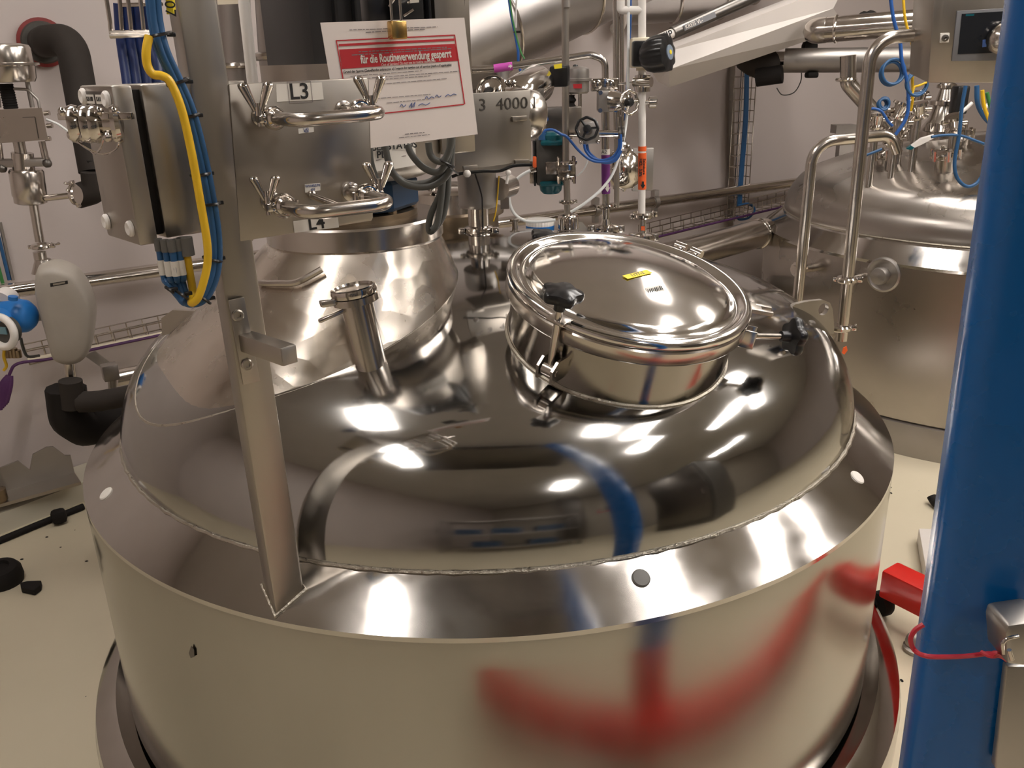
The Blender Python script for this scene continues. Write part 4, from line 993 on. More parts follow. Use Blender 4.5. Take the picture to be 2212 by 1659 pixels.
b = MB(); b.prism([at(x, y, YW-.0135) for x, y in ((1386.5, 392), (1391, 392), (1391, 399), (1394, 399), (1388.8, 408), (1383, 399), (1386.5, 399))], V((0, .001, 0))); part(b, 'arrow', ink, om)
for (y, r) in ((465, 14),): clamp_at(t, 1388, y, YW, r, ZZ, V((1, .3, 0)))
b = MB(); tubepx(b, [(1388, 470), (1389, 512)], YW, 7.5); part(b, 'lower_tube', pipe_steel, t)
b = MB(); b.prism([at(x, y, YW-.012) for x, y in ((1385, 489), (1393, 489), (1393, 498), (1385, 498))], V((0, .002, 0))); part(b, 'orange_dot', orange_tape, t)
c = at(1390, 513, YW); s_ = pxm(c); b = MB(); b.lathe([(7*s_, -.02), (25*s_, -.012), (27*s_, 0), (25*s_, .010), (7*s_, .014)], xf(c), 32); part(b, 'foot_clamp', bright_steel, t)
for x in (1366, 1414): b = MB(); b.box(at(x, 512, YW-.01), (.022, .02, .022), None, .003); part(b, 'clamp_lug', pipe_steel, t)
b = MB(); c = at(1388, 180, YW); b.lathe([(.010, -.024), (.022, -.022), (.024, 0), (.022, .022), (.010, .024)], xf(c, ZZ), 24); b.cyl(at(1370, 178, YW), at(1407, 177, YW-.03), .014, None, 16); uf = part(b, 'union_fitting', bright_steel, t)
b = MB(); tubepx(b, [(1326, 182), (1380, 178)], YW, 3); part(b, 'cross_rod', pipe_steel, t)
b = MB(); tubepx(b, [(1380, 221), (1418, 221)], YW, 5.5); b.lathe([(.010, -.02), (.016, -.018), (.016, .0), (.010, .004)], xf(at(1416, 221, YW), V((1, 0, 0))), 16); part(b, 'drain_tap', pipe_steel, t)
b = MB(); tubepx(b, [(1388, 163), (1388, 168)], YW, 10); part(b, 'red_ring', dark_red, t)
v = thing('plastic_valve', 'black plastic valve knob with yellow centre on the white pipe', 'valve', at(1385, 115, YW))
b = MB(); b.box(at(1382, 114, YW), (.05, .05, .078), None, .005); b.cyl(at(1388, 82, YW), at(1388, 92, YW), .020, None, 16); b.cyl(at(1388, 138, YW), at(1388, 152, YW), .018, None, 16); part(b, 'valve_body', cream_plastic, v)
kx = V((.80, -.56, .12)).normalized(); kc = at(1434, 115, YW-.095)
b = MB(); b.box(at(1390, 116, YW-.045), (.062, .03, .066), None, .006); b.box(at(1371, 116, YW-.045), (.014, .014, .022), None, .002); part(b, 'bonnet', black_plastic, v)
b = MB(); rings = []; f = frame(kx)
for rr, z in ((.6, -.06), (.84, -.046), (.98, -.026), (1, 0), (.97, .012), (.6, .016), (.3, .016)):
    rings.append([kc + f @ V((.047*rr*(1+.06*math.cos(9*2*PI*i/72)*(rr > .7))*math.cos(2*PI*i/72), .047*rr*(1+.06*math.cos(9*2*PI*i/72)*(rr > .7))*math.sin(2*PI*i/72), z)) for i in range(72)])
b._grid(rings); kn = part(b, 'knob', black_plastic, v, 50)
b = MB(); b.lathe([(.019, .015), (.019, .019), (.0001, .0195)], xf(kc, kx), 24); part(b, 'grey_disc', plain('disc_grey', (.20, .25, .32), .4), kn)
b = MB(); b.lathe([(.006, .019), (.006, .0205), (.0001, .021)], xf(kc, kx), 16); part(b, 'yellow_dot', yellow_tape, kn)
# pneumatic actuator with red sticker
v = thing('valve_actuator', 'silver domed valve actuator with a red sticker', 'actuator', at(1247, 280, 2.75))
c = at(1248, 175, 2.75); s_ = pxm(c)
b = MB(); b.lathe([(.0001, 30*s_), (10*s_, 30*s_), (24*s_, 25*s_), (25*s_, 18*s_), (25*s_, 6*s_), (31*s_, 5*s_), (31*s_, 0), (25*s_, -1*s_), (25*s_, -22*s_), (20*s_, -26*s_), (.0001, -26*s_)], xf(c), 40); part(b, 'actuator_body', dull_steel, v)
b = MB(); b.ball(at(1243, 145, 2.75), .009, 10); part(b, 'vent_plug', black_plastic, v)
b = MB(); q = [at(x, y, 2.75-27*s_) for x, y in ((1238, 182), (1257, 181), (1257, 191), (1239, 191))]; b.prism(q, V((0, .006, 0))); part(b, 'red_sticker', red_ink, v)
b = MB(); tubepx(b, [(1232, 200), (1233, 300)], 2.75, 4); part(b, 'yoke_rod', pipe_steel, v)
b = MB(); tubepx(b, [(1253, 200), (1253, 262)], 2.75, 4); part(b, 'yoke_rod', pipe_steel, v)
b = MB(); b.tube([at(1233, y, 2.75) for y in range(205, 232, 3)], lambda q: .014+.003*math.sin(q*40), 12); part(b, 'bellows', black_rubber, v)
b = MB(); b.box(at(1215, 258, 2.78), (.105, .06, .075), None, .006); part(b, 'positioner', dark_steel, v)
b = MB(); b.box(at(1240, 256, 2.74), (.045, .03, .07), None, .003); part(b, 'gauge_plate', panel_steel, v)
# teal / dark actuator box
v = thing('valve_positioner', 'dark grey positioner with teal end caps left of the slim pipe', 'actuator', at(1187, 412, 2.5))
c = at(1190, 347, 2.5); s_ = pxm(c)
b = MB(); b.box(c, (68*s_, .09, 100*s_), None, .012); part(b, 'housing', dark_grey_box, v)
b = MB(); b.box(c+V((-36*s_, 0, -2*s_)), (5*s_, .08, 96*s_), None, .004); part(b, 'side_plate', black_plastic, v)
b = MB(); b.lathe([(.024, -.01), (.03, 0), (.03, .012), (.022, .02), (.0001, .022)], xf(at(1193, 301, 2.47)), 24); b.box(at(1193, 306, 2.48), (52*s_, .08, 12*s_), None, .006); part(b, 'teal_cap', teal, v)
b = MB(); b.lathe([(.022, -.02), (.03, -.012), (.034, .008), (.03, .012)], xf(at(1190, 402, 2.48)), 24); b.box(at(1190, 394, 2.48), (50*s_, .08, 10*s_), None, .006); part(b, 'teal_cap', teal, v)
b = MB(); b.cyl(at(1174, 302, 2.46), at(1174, 288, 2.46), .014, .012, 12); b.cyl(at(1174, 290, 2.46), at(1174, 284, 2.46), .009, None, 12); part(b, 'cable_gland', blue_cable, v)
b = MB(); b.box(at(1155, 350, 2.44), (.010, .01, .03), None, .002); part(b, 'red_switch', orange_tape, v)
b = MB(); b.cyl(at(1146, 369, 2.46), at(1158, 366, 2.46), .008, None, 12); b.box(at(1148, 372, 2.465), (.010, .02, .06)); part(b, 'air_fitting', bright_steel, v)
b = MB(); b.box(at(1198, 362, 2.43), (.05, .02, .035), None, .003); part(b, 'mounting_plate', pipe_steel, v)
# hoses and cables here
b = MB(); tubepx(b, [(1146, 368), (1122, 382), (1104, 405), (1100, 432), (1110, 460), (1132, 476), (1160, 479), (1200, 475)], 2.36, 3.4, 12, smooth=6); solo(b, 'clear_hose', milky_hose, 'milky hose looping left of the teal positioner', 'hose')
b = MB(); tubepx(b, [(1233, 458), (1262, 440), (1300, 408), (1325, 372), (1342, 320), (1352, 270), (1356, 200), (1358, -20)], [2.4, 2.4, 2.42, 2.44, 2.46, 2.5, 2.52, 2.55], 3.2, 12, smooth=6); solo(b, 'clear_hose', milky_hose, 'milky hose running up past the chrome handwheel', 'hose')
b = MB(); tubepx(b, [(1246, 380), (1258, 370), (1268, 352), (1272, 335)], 2.6, 1.6, 8, smooth=5); solo(b, 'clear_hose', milky_hose, 'thin milky tube behind the slim pipe', 'hose')
for k, (P, lab) in enumerate((([(1172, 286), (1180, 281), (1196, 281), (1212, 290), (1225, 296), (1250, 325), (1275, 345), (1300, 350), (1325, 345), (1340, 320), (1341, 290)], 'blue cable arching from the gland of the teal positioner'),
                              ([(1262, 312), (1265, 325), (1278, 340), (1300, 346), (1322, 340), (1336, 322), (1338, 300)], 'blue cable loop between black handwheel and purple marker'),
                              ([(1268, 312), (1272, 328), (1288, 343), (1308, 352), (1330, 346), (1342, 325)], 'lower blue cable loop crossing the purple marker'))):
    b = MB(); tubepx(b, P, 2.36+.02*k, 2.9, 10, smooth=5); solo(b, 'blue_cable', bright_blue_cable, lab, 'cable')
b = MB(); tubepx(b, [(1362, -20), (1361, 60), (1357, 130), (1354, 200), (1350, 260)], 2.6, 3, 10, smooth=4); solo(b, 'blue_cable', bright_blue_cable, 'blue cable running straight down left of the white pipe', 'cable')
b = MB(); tubepx(b, [(1097, -20), (1104, 30), (1114, 80), (1119, 110), (1126, 158), (1180, 250), (1172, 262)], 2.7, 3, 10, smooth=4); solo(b, 'blue_cable', bright_blue_cable, 'blue cable descending from the duct to the shiny motor', 'cable')
b = MB(); tubepx(b, [(1099, -20), (1107, 40), (1116, 80), (1125, 112), (1133, 127)], 2.68, 1.8, 8, smooth=4); solo(b, 'green_wire', green_cable, 'green wire ending in the air above the magenta marker', 'wire')
b = MB(); tubepx(b, [(1116, -20), (1114, 60)], 2.72, 2, 8); solo(b, 'white_wire', white_plastic, 'thin white wire beside the blue cable under the duct', 'wire')
b = MB(); b.torus(at(1116, 69, 2.69), ZZ, .007, .003, 14, 6); b.box(at(1120, 69, 2.68), (.012, .006, .006)); solo(b, 'cable_tie', black_plastic, 'black tie on the cable below the sloping duct', 'cable tie')
# round sight glass filter
v = thing('round_filter', 'round polished filter housing behind the purple marker', 'filter', at(1345, 410, 2.95))
c = at(1346, 366, 2.9); b = MB(); s_ = pxm(c)
b.lathe([(.0001, .06), (28*s_, .05), (40*s_, .03), (42*s_, 0), (42*s_, -.02), (36*s_, -.03), (.0001, -.05)], xf(c, V((.3, -.9, .1))), 40); part(b, 'housing', bright_steel, v)
f = frame(V((.3, -.9, .1)))
for k in range(12):
    a = 2*PI*k/12; b = MB(); b.ball(c+f @ V((42*s_*math.cos(a), 42*s_*math.sin(a), .0)), .008, 8); part(b, 'rim_bolt', bright_steel, v)
b = MB(); b.torus(at(1346, 324, 2.86), V((.1, -1, 0)), .018, .008, 24, 8); part(b, 'lifting_ring', bright_steel, v)
b = MB(); b.prism([at(x, y, 2.78) for x, y in ((1331, 354), (1339, 352), (1340, 386), (1332, 387))], V((.001, .002, 0))); tg_ = part(b, 'paper_tag', label_white, v)
b = MB()
for k in range(6): b.box(at(1336+(k % 2)*2, 373+k*2, 2.778), (.007, .001, .0016))
part(b, 'tag_print', blue_ink, tg_)['kind'] = 'stuff'
b = MB(); b.box(at(1388, 366, 2.95), (.07, .02, .14), None, .003); part(b, 'back_plate', dull_steel, v)
# blue sensor with white cap behind the manhole
p = at(1167, 505, 2.42); p = V((p.x, p.y, dome_z(p.x, p.y)))
v = thing('level_sensor', 'blue round sensor with ribbed white cap behind the manhole', 'sensor', p)
s_ = pxm(at(1167, 490, p.y)); zz = lambda y: at(1167, y, p.y).z
b = MB(); b.lathe([(30*s_, p.z-.02), (31*s_, zz(487)), (29*s_, zz(485))], xf(V((p.x, p.y, 0))), 36); part(b, 'housing', blue_dev, v)
b = MB(); rings = []
for r, y in ((30, 486), (30.5, 477), (29, 474)):
    rings.append([V((p.x, p.y, zz(y)))+V((math.cos(2*PI*i/120), math.sin(2*PI*i/120), 0))*s_*(r+(.8 if i % 4 < 2 else 0)) for i in range(120)])
b._grid(rings); part(b, 'cap', white_plastic, v)
b = MB(); b.prism([at(x, y, 2.5) for x, y in ((1234, 508), (1238, 490), (1246, 480), (1258, 480), (1268, 492), (1274, 512))], V((0, .008, 0))); solo(b, 'lug_plate', panel_steel, 'rounded steel plate standing behind the manhole rim', 'plate')

# ------------------------------------------------------------------ pipes, trays and ducts along the back wall
p0, p1 = wl(-220, 650, .12), wl(1990, 318, .12); p0.z = p1.z = .81
t = thing('wall_pipe', 'long steel pipe running along the back wall behind both tanks', 'pipe', (p0+p1)/2)
b = MB(); b.tube([p0, p1], .026, 20); part(b, 'pipe_tube', bright_steel, t)
for x, y in ((1415, 408), (1286, 425), (1800, 347)):
    c = wl(x, y, .12); c.z = .81
    b = MB(); b.lathe([(.027, -.012), (.033, -.012), (.033, .012), (.027, .012)], xf(c, WU), 20, closed=True, cap0=False, cap1=False); b.box(c+ZZ*.045, (.03, .03, .03), (WU, WN, ZZ)); b.box(c+WN*.06-ZZ*.0, (.03, .07, .012), (WU, WN, ZZ)); b.box(c-ZZ*.045, (.025, .025, .03), (WU, WN, ZZ)); part(b, 'pipe_clamp', dull_steel, t)
def mesh_tray(name, label, P0, P1, wdt, h, n, rw, cat='cable tray'):
    """wire basket tray between two points: two rails per side and U hoops"""
    t = thing(name, label, cat, (P0+P1)/2)
    d = (P1-P0).normalized(); sd = WN if abs(d.dot(WN)) < .5 else WU; upv = sd.cross(d); upv = -upv if upv.z < 0 else upv
    if abs(d.z) > .8: upv = WN; sd = WU
    for (u, v_) in ((0, 0), (0, h), (0, h*.5), (-wdt, 0), (-wdt, h), (-wdt*.5, 0)):
        b = MB(); b.tube([P0+sd*u+upv*v_, P1+sd*u+upv*v_], rw, 6); part(b, 'rail_wire', pipe_steel, t)
    for k in range(n+1):
        q = P0.lerp(P1, k/n); b = MB(); b.tube([q+upv*h, q, q-sd*wdt, q-sd*wdt+upv*h], rw*.9, 6); part(b, 'hoop_wire', pipe_steel, t)
    return t
mesh_tray('cable_tray', 'wire mesh cable tray on the wall right of the flow meter', wl(60, 775, .05), wl(380, 704, .05), .08, .055, 9, .0028)
b = MB(); b.tube([wl(60, 779, .13), wl(200, 752, .13), wl(380, 716, .13)], .010, 10); solo(b, 'yellow_cable', cream_plastic, 'pale yellow cable lying in the left wire tray', 'cable')
b = MB(); q = [wl(x, y, .15) for x, y in ((15, 830), (22, 805), (40, 785), (110, 775), (200, 755), (350, 723), (390, 712))]; b.tube(q, .0055, 8, smooth=5); solo(b, 'purple_cable', purple_cable, 'purple cable running under the left wire tray', 'cable')
b = MB()
for k in range(5): b.tube([wl(18+k*1.2, 812, .15), wl(2+k*5, 835, .16), wl(0+k*3.4, 885-k*4, .16)], .009, 8, smooth=4)
o_ = solo(b, 'purple_cable_bundle', purple_cable, 'drooping bundle of purple cables at the left edge', 'cable'); o_['kind'] = 'stuff'
mesh_tray('cable_tray', 'wire mesh cable tray on the wall left of the rear tank', wl(1380, 511, .05), wl(1750, 420, .05), .10, .06, 18, .0030)
b = MB(); b.tube([wl(1395, 518, .16), wl(1500, 492, .16), wl(1720, 440, .16)], .006, 8); solo(b, 'purple_cable', purple_cable, 'purple cable under the wire tray left of the rear tank', 'cable')
mesh_tray('cable_tray', 'upright wire mesh tray on the wall left of the rear tank', wl(1617, 140, .05), wl(1597, 470, .05), .10, -.06, 14, .0030)
for k in range(4):
    b = MB(); q = [wl(x, y, .11) for x, y in ((1611+k*1.5, 130), (1608+k*2, 250), (1598+k*2, 380), (1594+k*2, 445))]; b.tube(q, .0065, 8, smooth=4)
    solo(b, 'blue_cable', blue_cable, ('leftmost', 'second', 'third', 'rightmost')[k]+' blue cable in the upright wire tray on the wall', 'cable', 'blue cables in the upright tray')
b = MB(); b.tube([wl(x, y, .13) for x, y in ((1594, 445), (1615, 440), (1630, 452), (1618, 470), (1598, 474), (1592, 468))], .007, 8, smooth=5); solo(b, 'blue_cable', blue_cable, 'loose coil of blue cable on the wall tray corner', 'cable')
b = MB(); c = (wl(1590, 300, .04)); b.hull8([wl(1576, 140, .012), wl(1588, 140, .012), wl(1584, 500, .012), wl(1572, 500, .012), wl(1576, 140, .05), wl(1588, 140, .05), wl(1584, 500, .05), wl(1572, 500, .05)]); solo(b, 'cable_conduit', panel_steel, 'narrow grey conduit on the wall beside the upright tray', 'conduit')
b = MB(); tubepx(b, [(1678, 190), (1690, 205), (1715, 200), (1730, 175), (1731, 150)], 4.3, 1.2, 6, smooth=5); solo(b, 'thin_wire', grey_cable, 'thin grey wire drooping under the pipe joint on the wall', 'wire')
# vertical thin conduit with cables at the far left
t = thing('wall_conduit', 'thin wires in a vertical tray at the left edge', 'conduit', wl(15, 600, .03))
for (x0, y0, x1, y1, mt_, nm_) in ((0, 480, 28, 605, dull_steel, 'steel_wire'), (-6, 500, 20, 605, blue_cable, 'blue_wire'), (-8, 560, 6, 612, green_cable, 'green_wire')):
    b = MB(); b.tube([wl(x0, y0, .04), wl(x1, y1, .04)], .006, 8); part(b, nm_, mt_, t)
# big sloping ducts near the ceiling
d0, d1 = at(880, 135, 3.3), at(1420, -118, 4.0); ax = (d1-d0).normalized(); R_ = .185
t = thing('ventilation_duct', 'big silver duct sloping up behind the notice', 'duct', (d0+d1)/2)
b = MB(); b.tube([d0, d1], R_, 48); part(b, 'duct_tube', duct_steel, t)
for k in (.3, .62): c = d0.lerp(d1, k); ring_at(t, c, ax, R_*1.01, .006, pipe_steel, 'seam_ring')
b = MB(); tubepx(b, [(1082, 80), (1083, 260)], 3.4, 18, 24); tubepx(b, [(1040, 100), (1041, 260)], 3.45, 22, 24); part(b, 'branch_pipe', duct_steel, t)['kind'] = 'stuff'
d0, d1, d2 = at(1335, 8, 4.4), at(1560, -8, 4.55), at(1720, -90, 4.7)
t = thing('ventilation_duct', 'seamed silver duct at the top beside the white soffit', 'duct', d1)
R_ = 44*pxm(d1); b = MB(); b.tube([d0, d1, d2], R_, 40, fillet=.4, fseg=8); part(b, 'duct_tube', duct_steel, t)
for k in (.0, .52, .97): ring_at(t, d0.lerp(d1, k), d1-d0, R_*1.015, .008, pipe_steel, 'seam_ring')
ring_at(t, d1.lerp(d2, .35), d2-d1, R_*1.015, .008, pipe_steel, 'seam_ring')
b = MB(); b.torus(d0+V((-.01, 0, 0)), d1-d0, R_*1.15, .02, 40, 8); part(b, 'white_collar', white_paint, t)
# insulated CIP pipe with lettering
d0, d1 = at(1405, 92, 3.45), at(1640, -12, 3.7); dd = (d1-d0).normalized()
e0, e1 = at(1452, 72, 3.5), at(1640, -12, 3.7)
t = thing('lettered_pipe', 'dark slanting pipe with lettered band behind the black valve knob', 'pipe', (d0+d1)/2)
b = MB(); b.tube([e0, e1], 13*pxm(e0), 20); part(b, 'pipe_tube', dark_steel, t)
b = MB(); b.tube([d0, e0], 10*pxm(d0), 20); wb_ = part(b, 'white_band', white_paint, t)
fd = (O-e0).normalized(); upn = dd.cross(fd); upn = upn if upn.z > 0 else -upn
text(wb_, 'band_text', 'CIP', .036, at(1441, 77, 3.47)+fd*.024, dd, upn, ink, .001)
s0, s1 = at(1477, 61, 3.52), at(1545, 31, 3.58)
b = MB(); o1 = fd*.0245; hh = upn*.013; b.prism([s0+o1-hh, s1+o1-hh, s1+o1+hh, s0+o1+hh], -fd*.002); lb_ = part(b, 'lettered_band', grey_frame, t)
text(lb_, 'band_text', 'KREIS VL-TANK', .021, (s0+s1)/2+o1+fd*.001, dd, upn, label_white, fit=(s1-s0).length*.94)
# thick horizontal pipe left of the rear tank
d0, d1 = at(1330, 588, 3.2), at(1652, 501, 3.95); t = thing('thick_pipe', 'thick bright pipe leading to the rear tank behind the manhole', 'pipe', (d0+d1)/2)
R_ = 33*pxm(at(1480, 548, 3.55)); ax = (d1-d0).normalized()
b = MB(); b.tube([d0-ax*.3, d1], R_, 36); part(b, 'pipe_tube', pipe_steel, t); ring_at(t, d1-ax*.06, ax, R_*1.01, .007, bright_steel, 'end_ring')
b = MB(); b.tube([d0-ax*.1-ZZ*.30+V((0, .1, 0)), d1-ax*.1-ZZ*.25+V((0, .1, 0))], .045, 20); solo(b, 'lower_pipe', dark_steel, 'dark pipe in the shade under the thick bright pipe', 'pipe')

# ------------------------------------------------------------------ left: flow meter, control valve, insulated pipes
YF = 2.35
fm = thing('flow_meter', 'beige-grey flow meter body with blue transmitter head at the left', 'flow meter', at(160, 790, YF))
outl = [(85, 572), (78, 600), (84, 645), (102, 710), (116, 760), (126, 774), (150, 781), (178, 774), (196, 752), (203, 715), (206, 672), (196, 630), (176, 596), (158, 578), (128, 566), (100, 566)]
b = MB(); fw = V((.25, -.95, -.1)).normalized()
fo = [on(x, y, at(140, 680, YF), fw) for x, y in outl]; cen = sum(fo, V())/len(fo); rings = []
for s_, z in ((.5, .0525), (.84, .052), (.93, .046), (.985, .028), (1, 0), (.99, -.03), (.93, -.05), (.80, -.06), (.5, -.064)): rings.append([cen+(p-cen)*s_+fw*z for p in spline(fo+[fo[0]], 3)[:-1]])
b._grid(rings); part(b, 'housing', cast_steel, fm, 60)
b = MB(); b.prism([on(x, y, at(140, 680, YF)+fw*.0525, fw) for x, y in ((108, 612), (146, 606), (147, 613), (109, 620))], -fw*.004); npl = part(b, 'name_plate', ink, fm)
b = MB(); b.prism([on(x, y, at(140, 680, YF)+fw*.0530, fw) for x, y in ((114, 613), (140, 608.5), (141, 612), (115, 617))], -fw*.002); part(b, 'plate_print', dull_steel, npl)
b = MB(); tubepx(b, [(85, 544), (92, 582)], YF, 13, 24); b.cyl(at(92, 560, YF), at(98, 588, YF), .02, .035, 24); part(b, 'upper_neck', pipe_steel, fm)
b = MB(); tubepx(b, [(148, 776), (154, 822)], YF, 11, 20); part(b, 'lower_neck', pipe_steel, fm)
clamp_at(fm, 88, 532, YF, 12, ZZ, V((1, .2, 0)))
b = MB(); b.cyl(at(68, 682, YF-.02), at(100, 678, YF), .017, None, 18); part(b, 'side_arm', cast_steel, fm)
hc = at(34, 682, YF-.05)
b = MB(); hx = V((.97, -.2, .0)).normalized(); b.lathe([(.0001, -.08), (.035, -.078), (.045, -.06), (.048, .0), (.045, .03), (.035, .045), (.022, .052)], xf(hc, hx), 28); b.lathe([(.042, 0), (.044, .05), (.036, .058)], xf(at(24, 690, YF-.06), V((-.25, -.95, -.15))), 28)
hd = part(b, 'transmitter_head', blue_dev, fm)
fx_ = V((-.30, -.93, .05)).normalized(); c = at(4, 717, YF-.13)
b = MB(); b.torus(c, fx_, .041, .0105, 44, 12); part(b, 'white_bezel', white_plastic, hd)
b = MB(); b.lathe([(.036, -.03), (.036, -.004), (.0001, -.002)], xf(c, fx_), 32); gl_ = part(b, 'display_window', dark_grey_box, hd)
b = MB(); b.box(c+fx_*.0005+V((0, 0, .004)), (.034, .003, .020), (V((.95, -.3, 0)), fx_, ZZ)); part(b, 'display', plain('lcd_blue', (.16, .30, .36), .3), hd)
b = MB(); b.cyl(at(2, 655, YF-.06), at(20, 640, YF-.02), .034, .030, 24); b.cyl(at(2, 630, YF-.04), at(4, 645, YF-.04), .025, None, 20); part(b, 'white_cover', white_plastic, hd)
b = MB(); b.cyl(at(28, 648, YF-.1), at(28, 640, YF-.1), .012, None, 14); part(b, 'blue_plug', blue_dev, hd)
for k, (P, mt_, lab) in enumerate((([(10, 750), (8, 770), (14, 790), (8, 800)], yellow_cable, 'yellow cable under the blue transmitter head'), ([(45, 730), (50, 752), (60, 770), (85, 768)], grey_cable, 'grey cable from the blue transmitter head into the tray'))):
    b = MB(); tubepx(b, P, YF-.02, 3.2, 8, smooth=4); solo(b, 'signal_cable', mt_, lab, 'cable')
b = MB()
for k in range(4): b.cyl(at(14+8*k, 752+4*(k % 2), YF), at(17+8*k, 772, YF), .009, None, 10)
o_ = solo(b, 'cable_gland_cluster', copper_oil, 'small brass glands under the blue transmitter head', 'fitting'); o_['kind'] = 'stuff'

cv = thing('control_valve', 'pneumatic control valve with round actuator at the left edge', 'valve', at(60, 440, 2.6))
YV = 2.6
c = at(22, 150, YV); s_ = pxm(c)
b = MB(); b.lathe([(.0001, 52*s_), (30*s_, 52*s_), (46*s_, 48*s_), (49*s_, 42*s_), (49*s_, 14*s_), (60*s_, 12*s_), (60*s_, 8*s_), (50*s_, 6*s_), (48*s_, -18*s_), (44*s_, -26*s_), (.0001, -27*s_)], xf(c), 48); part(b, 'actuator', pipe_steel, cv)
b = MB(); c = at(18, 208, YV); zs = [(13.5+1.6*(i % 2))*s_ for i in range(21)]; b.lathe([(zs[i], (26-2.6*i)*s_) for i in range(21)], xf(c), 28); part(b, 'bellows', black_rubber, cv)
for (x0, y0, x1, y1) in ((58, 172, 70, 232), (-10, 172, -2, 232)): b = MB(); tubepx(b, [(x0, y0), (x1, y1)], YV+.02, 5); part(b, 'yoke_rod', dull_steel, cv)
b = MB(); tubepx(b, [(30, 192), (60, 193), (82, 215), (86, 236)], YV, 3, fillet=.02); part(b, 'air_tube', dull_steel, cv)
b = MB(); b.hull8([at(x, y, YV-.06) for x, y in ((-40, 238), (90, 233), (104, 302), (-34, 312))]+[at(x, y, YV+.07) for x, y in ((-40, 240), (88, 235), (100, 300), (-34, 308))]); part(b, 'positioner_block', panel_steel, cv)
b = MB()
for (x0, y0, x1, y1) in ((48, 253, 74, 252), (74, 252, 82, 298)): b.prism([at(x0, y0, YV-.062), at(x1, y1, YV-.062), at(x1+1.5, y1+1.5, YV-.062), at(x0+1.5, y0+1.5, YV-.062)], V((0, .002, 0)))
part(b, 'cover_seam', dark_steel, cv)['kind'] = 'stuff'
for (x, y) in ((102, 245), (108, 272), (104, 300)): b = MB(); b.cyl(at(x-6, y, YV), at(x+5, y-1, YV), .007, None, 10); part(b, 'air_fitting', bright_steel, cv)
b = MB(); tubepx(b, [(100, 258), (125, 268), (150, 286)], YV, 2.6, 8, smooth=4); solo(b, 'air_hose', milky_hose, 'pale air hose from the control valve to the junction box', 'hose')
for (x0, x1, y1, r) in ((40, 48, 345, 12), (90, 100, 350, 7), (-2, 6, 365, 5)): b = MB(); tubepx(b, [(x0, 305), (x1, y1)], YV, r); part(b, 'yoke_rod', pipe_steel, cv)
b = MB(); b.box(at(50, 351, YV), (.14, .05, .022), None, .004); part(b, 'yoke_plate', dull_steel, cv)
for (x, y) in ((102, 353), (5, 364)): b = MB(); b.ball(at(x, y, YV-.02), .013, 12); part(b, 'yoke_bolt', dark_steel, cv)
b = MB(); tubepx(b, [(48, 330), (52, 372)], YV, 22, 24); part(b, 'bonnet', pipe_steel, cv)
c0, c1 = at(56, 366, YV), at(67, 440, YV); b = MB(); L_ = (c1-c0).length
b.lathe([(.0001, 0), (33*s_, 0), (36*s_, .006), (36*s_, L_*.75), (34*s_, L_*.8), (34*s_, L_*.96), (28*s_, L_), (.0001, L_)], xf(c0, c1-c0), 40); part(b, 'valve_body', pipe_steel, cv)
b = MB(); tubepx(b, [(98, 428), (162, 421)], YV, 7); part(b, 'outlet_pipe', bright_steel, cv)
b = MB(); tubepx(b, [(72, 440), (86, 522)], YV, 9.5, 18); part(b, 'lower_pipe', pipe_steel, cv)
clamp_at(cv, 163, 421, YV, 13, V((1, -.1, 0)), V((0, -.2, 1)))

# insulated pipe from the wall
ip = thing('insulated_pipe', 'dark insulated pipe bending down from the red wall collar', 'pipe', at(190, 430, 2.9))
cw = wl(92, 92, .0); R_ = 31*pxm(cw)
bend = at(160, 85, 2.98)
b = MB(); b.tube([cw-WN*.0, cw-WN*.16, bend+V((-.0, -.02, 0)), at(205, 372, 2.85)], R_, 28, fillet=.075, fseg=8); part(b, 'insulation', insul, ip)
b = MB(); b.lathe([(R_*.98, .0), (50*pxm(cw), .0), (50*pxm(cw), .02), (R_*.98, .026)], xf(cw, -WN), 40); part(b, 'red_collar', dark_red, ip)
b = MB(); b.lathe([(R_*.7, .02), (44*pxm(cw), .02), (40*pxm(cw), .03), (R_*.7, .03)], xf(cw, -WN), 40); part(b, 'grey_filler', dark_grey_box, ip)
b = MB(); tubepx(b, [(199, 345), (203, 380)], 2.84, 21, 8); part(b, 'black_joint', black_rubber, ip)
b = MB(); tubepx(b, [(203, 372), (207, 412), (165, 424)], 2.8, 27, 12, fillet=.03); part(b, 'lower_elbow', insul, ip)
# lower insulated drain
dp = thing('drain_pipe', 'black insulated drain pipe under the flow meter', 'pipe', at(180, 940, 2.3))
b = MB(); tubepx(b, [(152, 822), (158, 880)], 2.3, 24, 18); part(b, 'upper_socket', insul, dp)
b = MB(); b.tube([at(142, 838, 2.33), at(150, 905, 2.33), at(180, 925, 2.36), at(330, 900, 2.6)], 41*pxm(at(150, 905, 2.33)), 10, fillet=.05, fseg=3); part(b, 'lower_bend', black_rubber, dp)
b = MB(); tubepx(b, [(172, 868), (215, 866), (300, 850)], 2.3, 23, 12, smooth=3); part(b, 'side_branch', insul, dp)
b = MB(); tubepx(b, [(238, 852), (300, 838)], 2.35, 12, 14); part(b, 'pale_pipe', pipe_steel, dp)
b = MB(); b.hull8([wl(x, y, .30) for x, y in ((182, 768), (206, 758), (250, 792), (226, 800))]+[wl(x, y, .24) for x, y in ((182, 768), (206, 758), (250, 792), (226, 800))]); o1_ = solo(b, 'wall_bracket', dull_steel, 'grey angle bracket right below the flow meter', 'bracket')
b = MB(); b.box(at(238, 803, 2.5), (.045, .04, .05), (E1_, E2_, ZZ), .003); tubepx(b, [(242, 812), (244, 850)], 2.5, 9)
solo(b, 'bracket_foot', dull_steel, 'square steel foot of the bracket above the drain pipe', 'bracket')['kind'] = 'stuff'
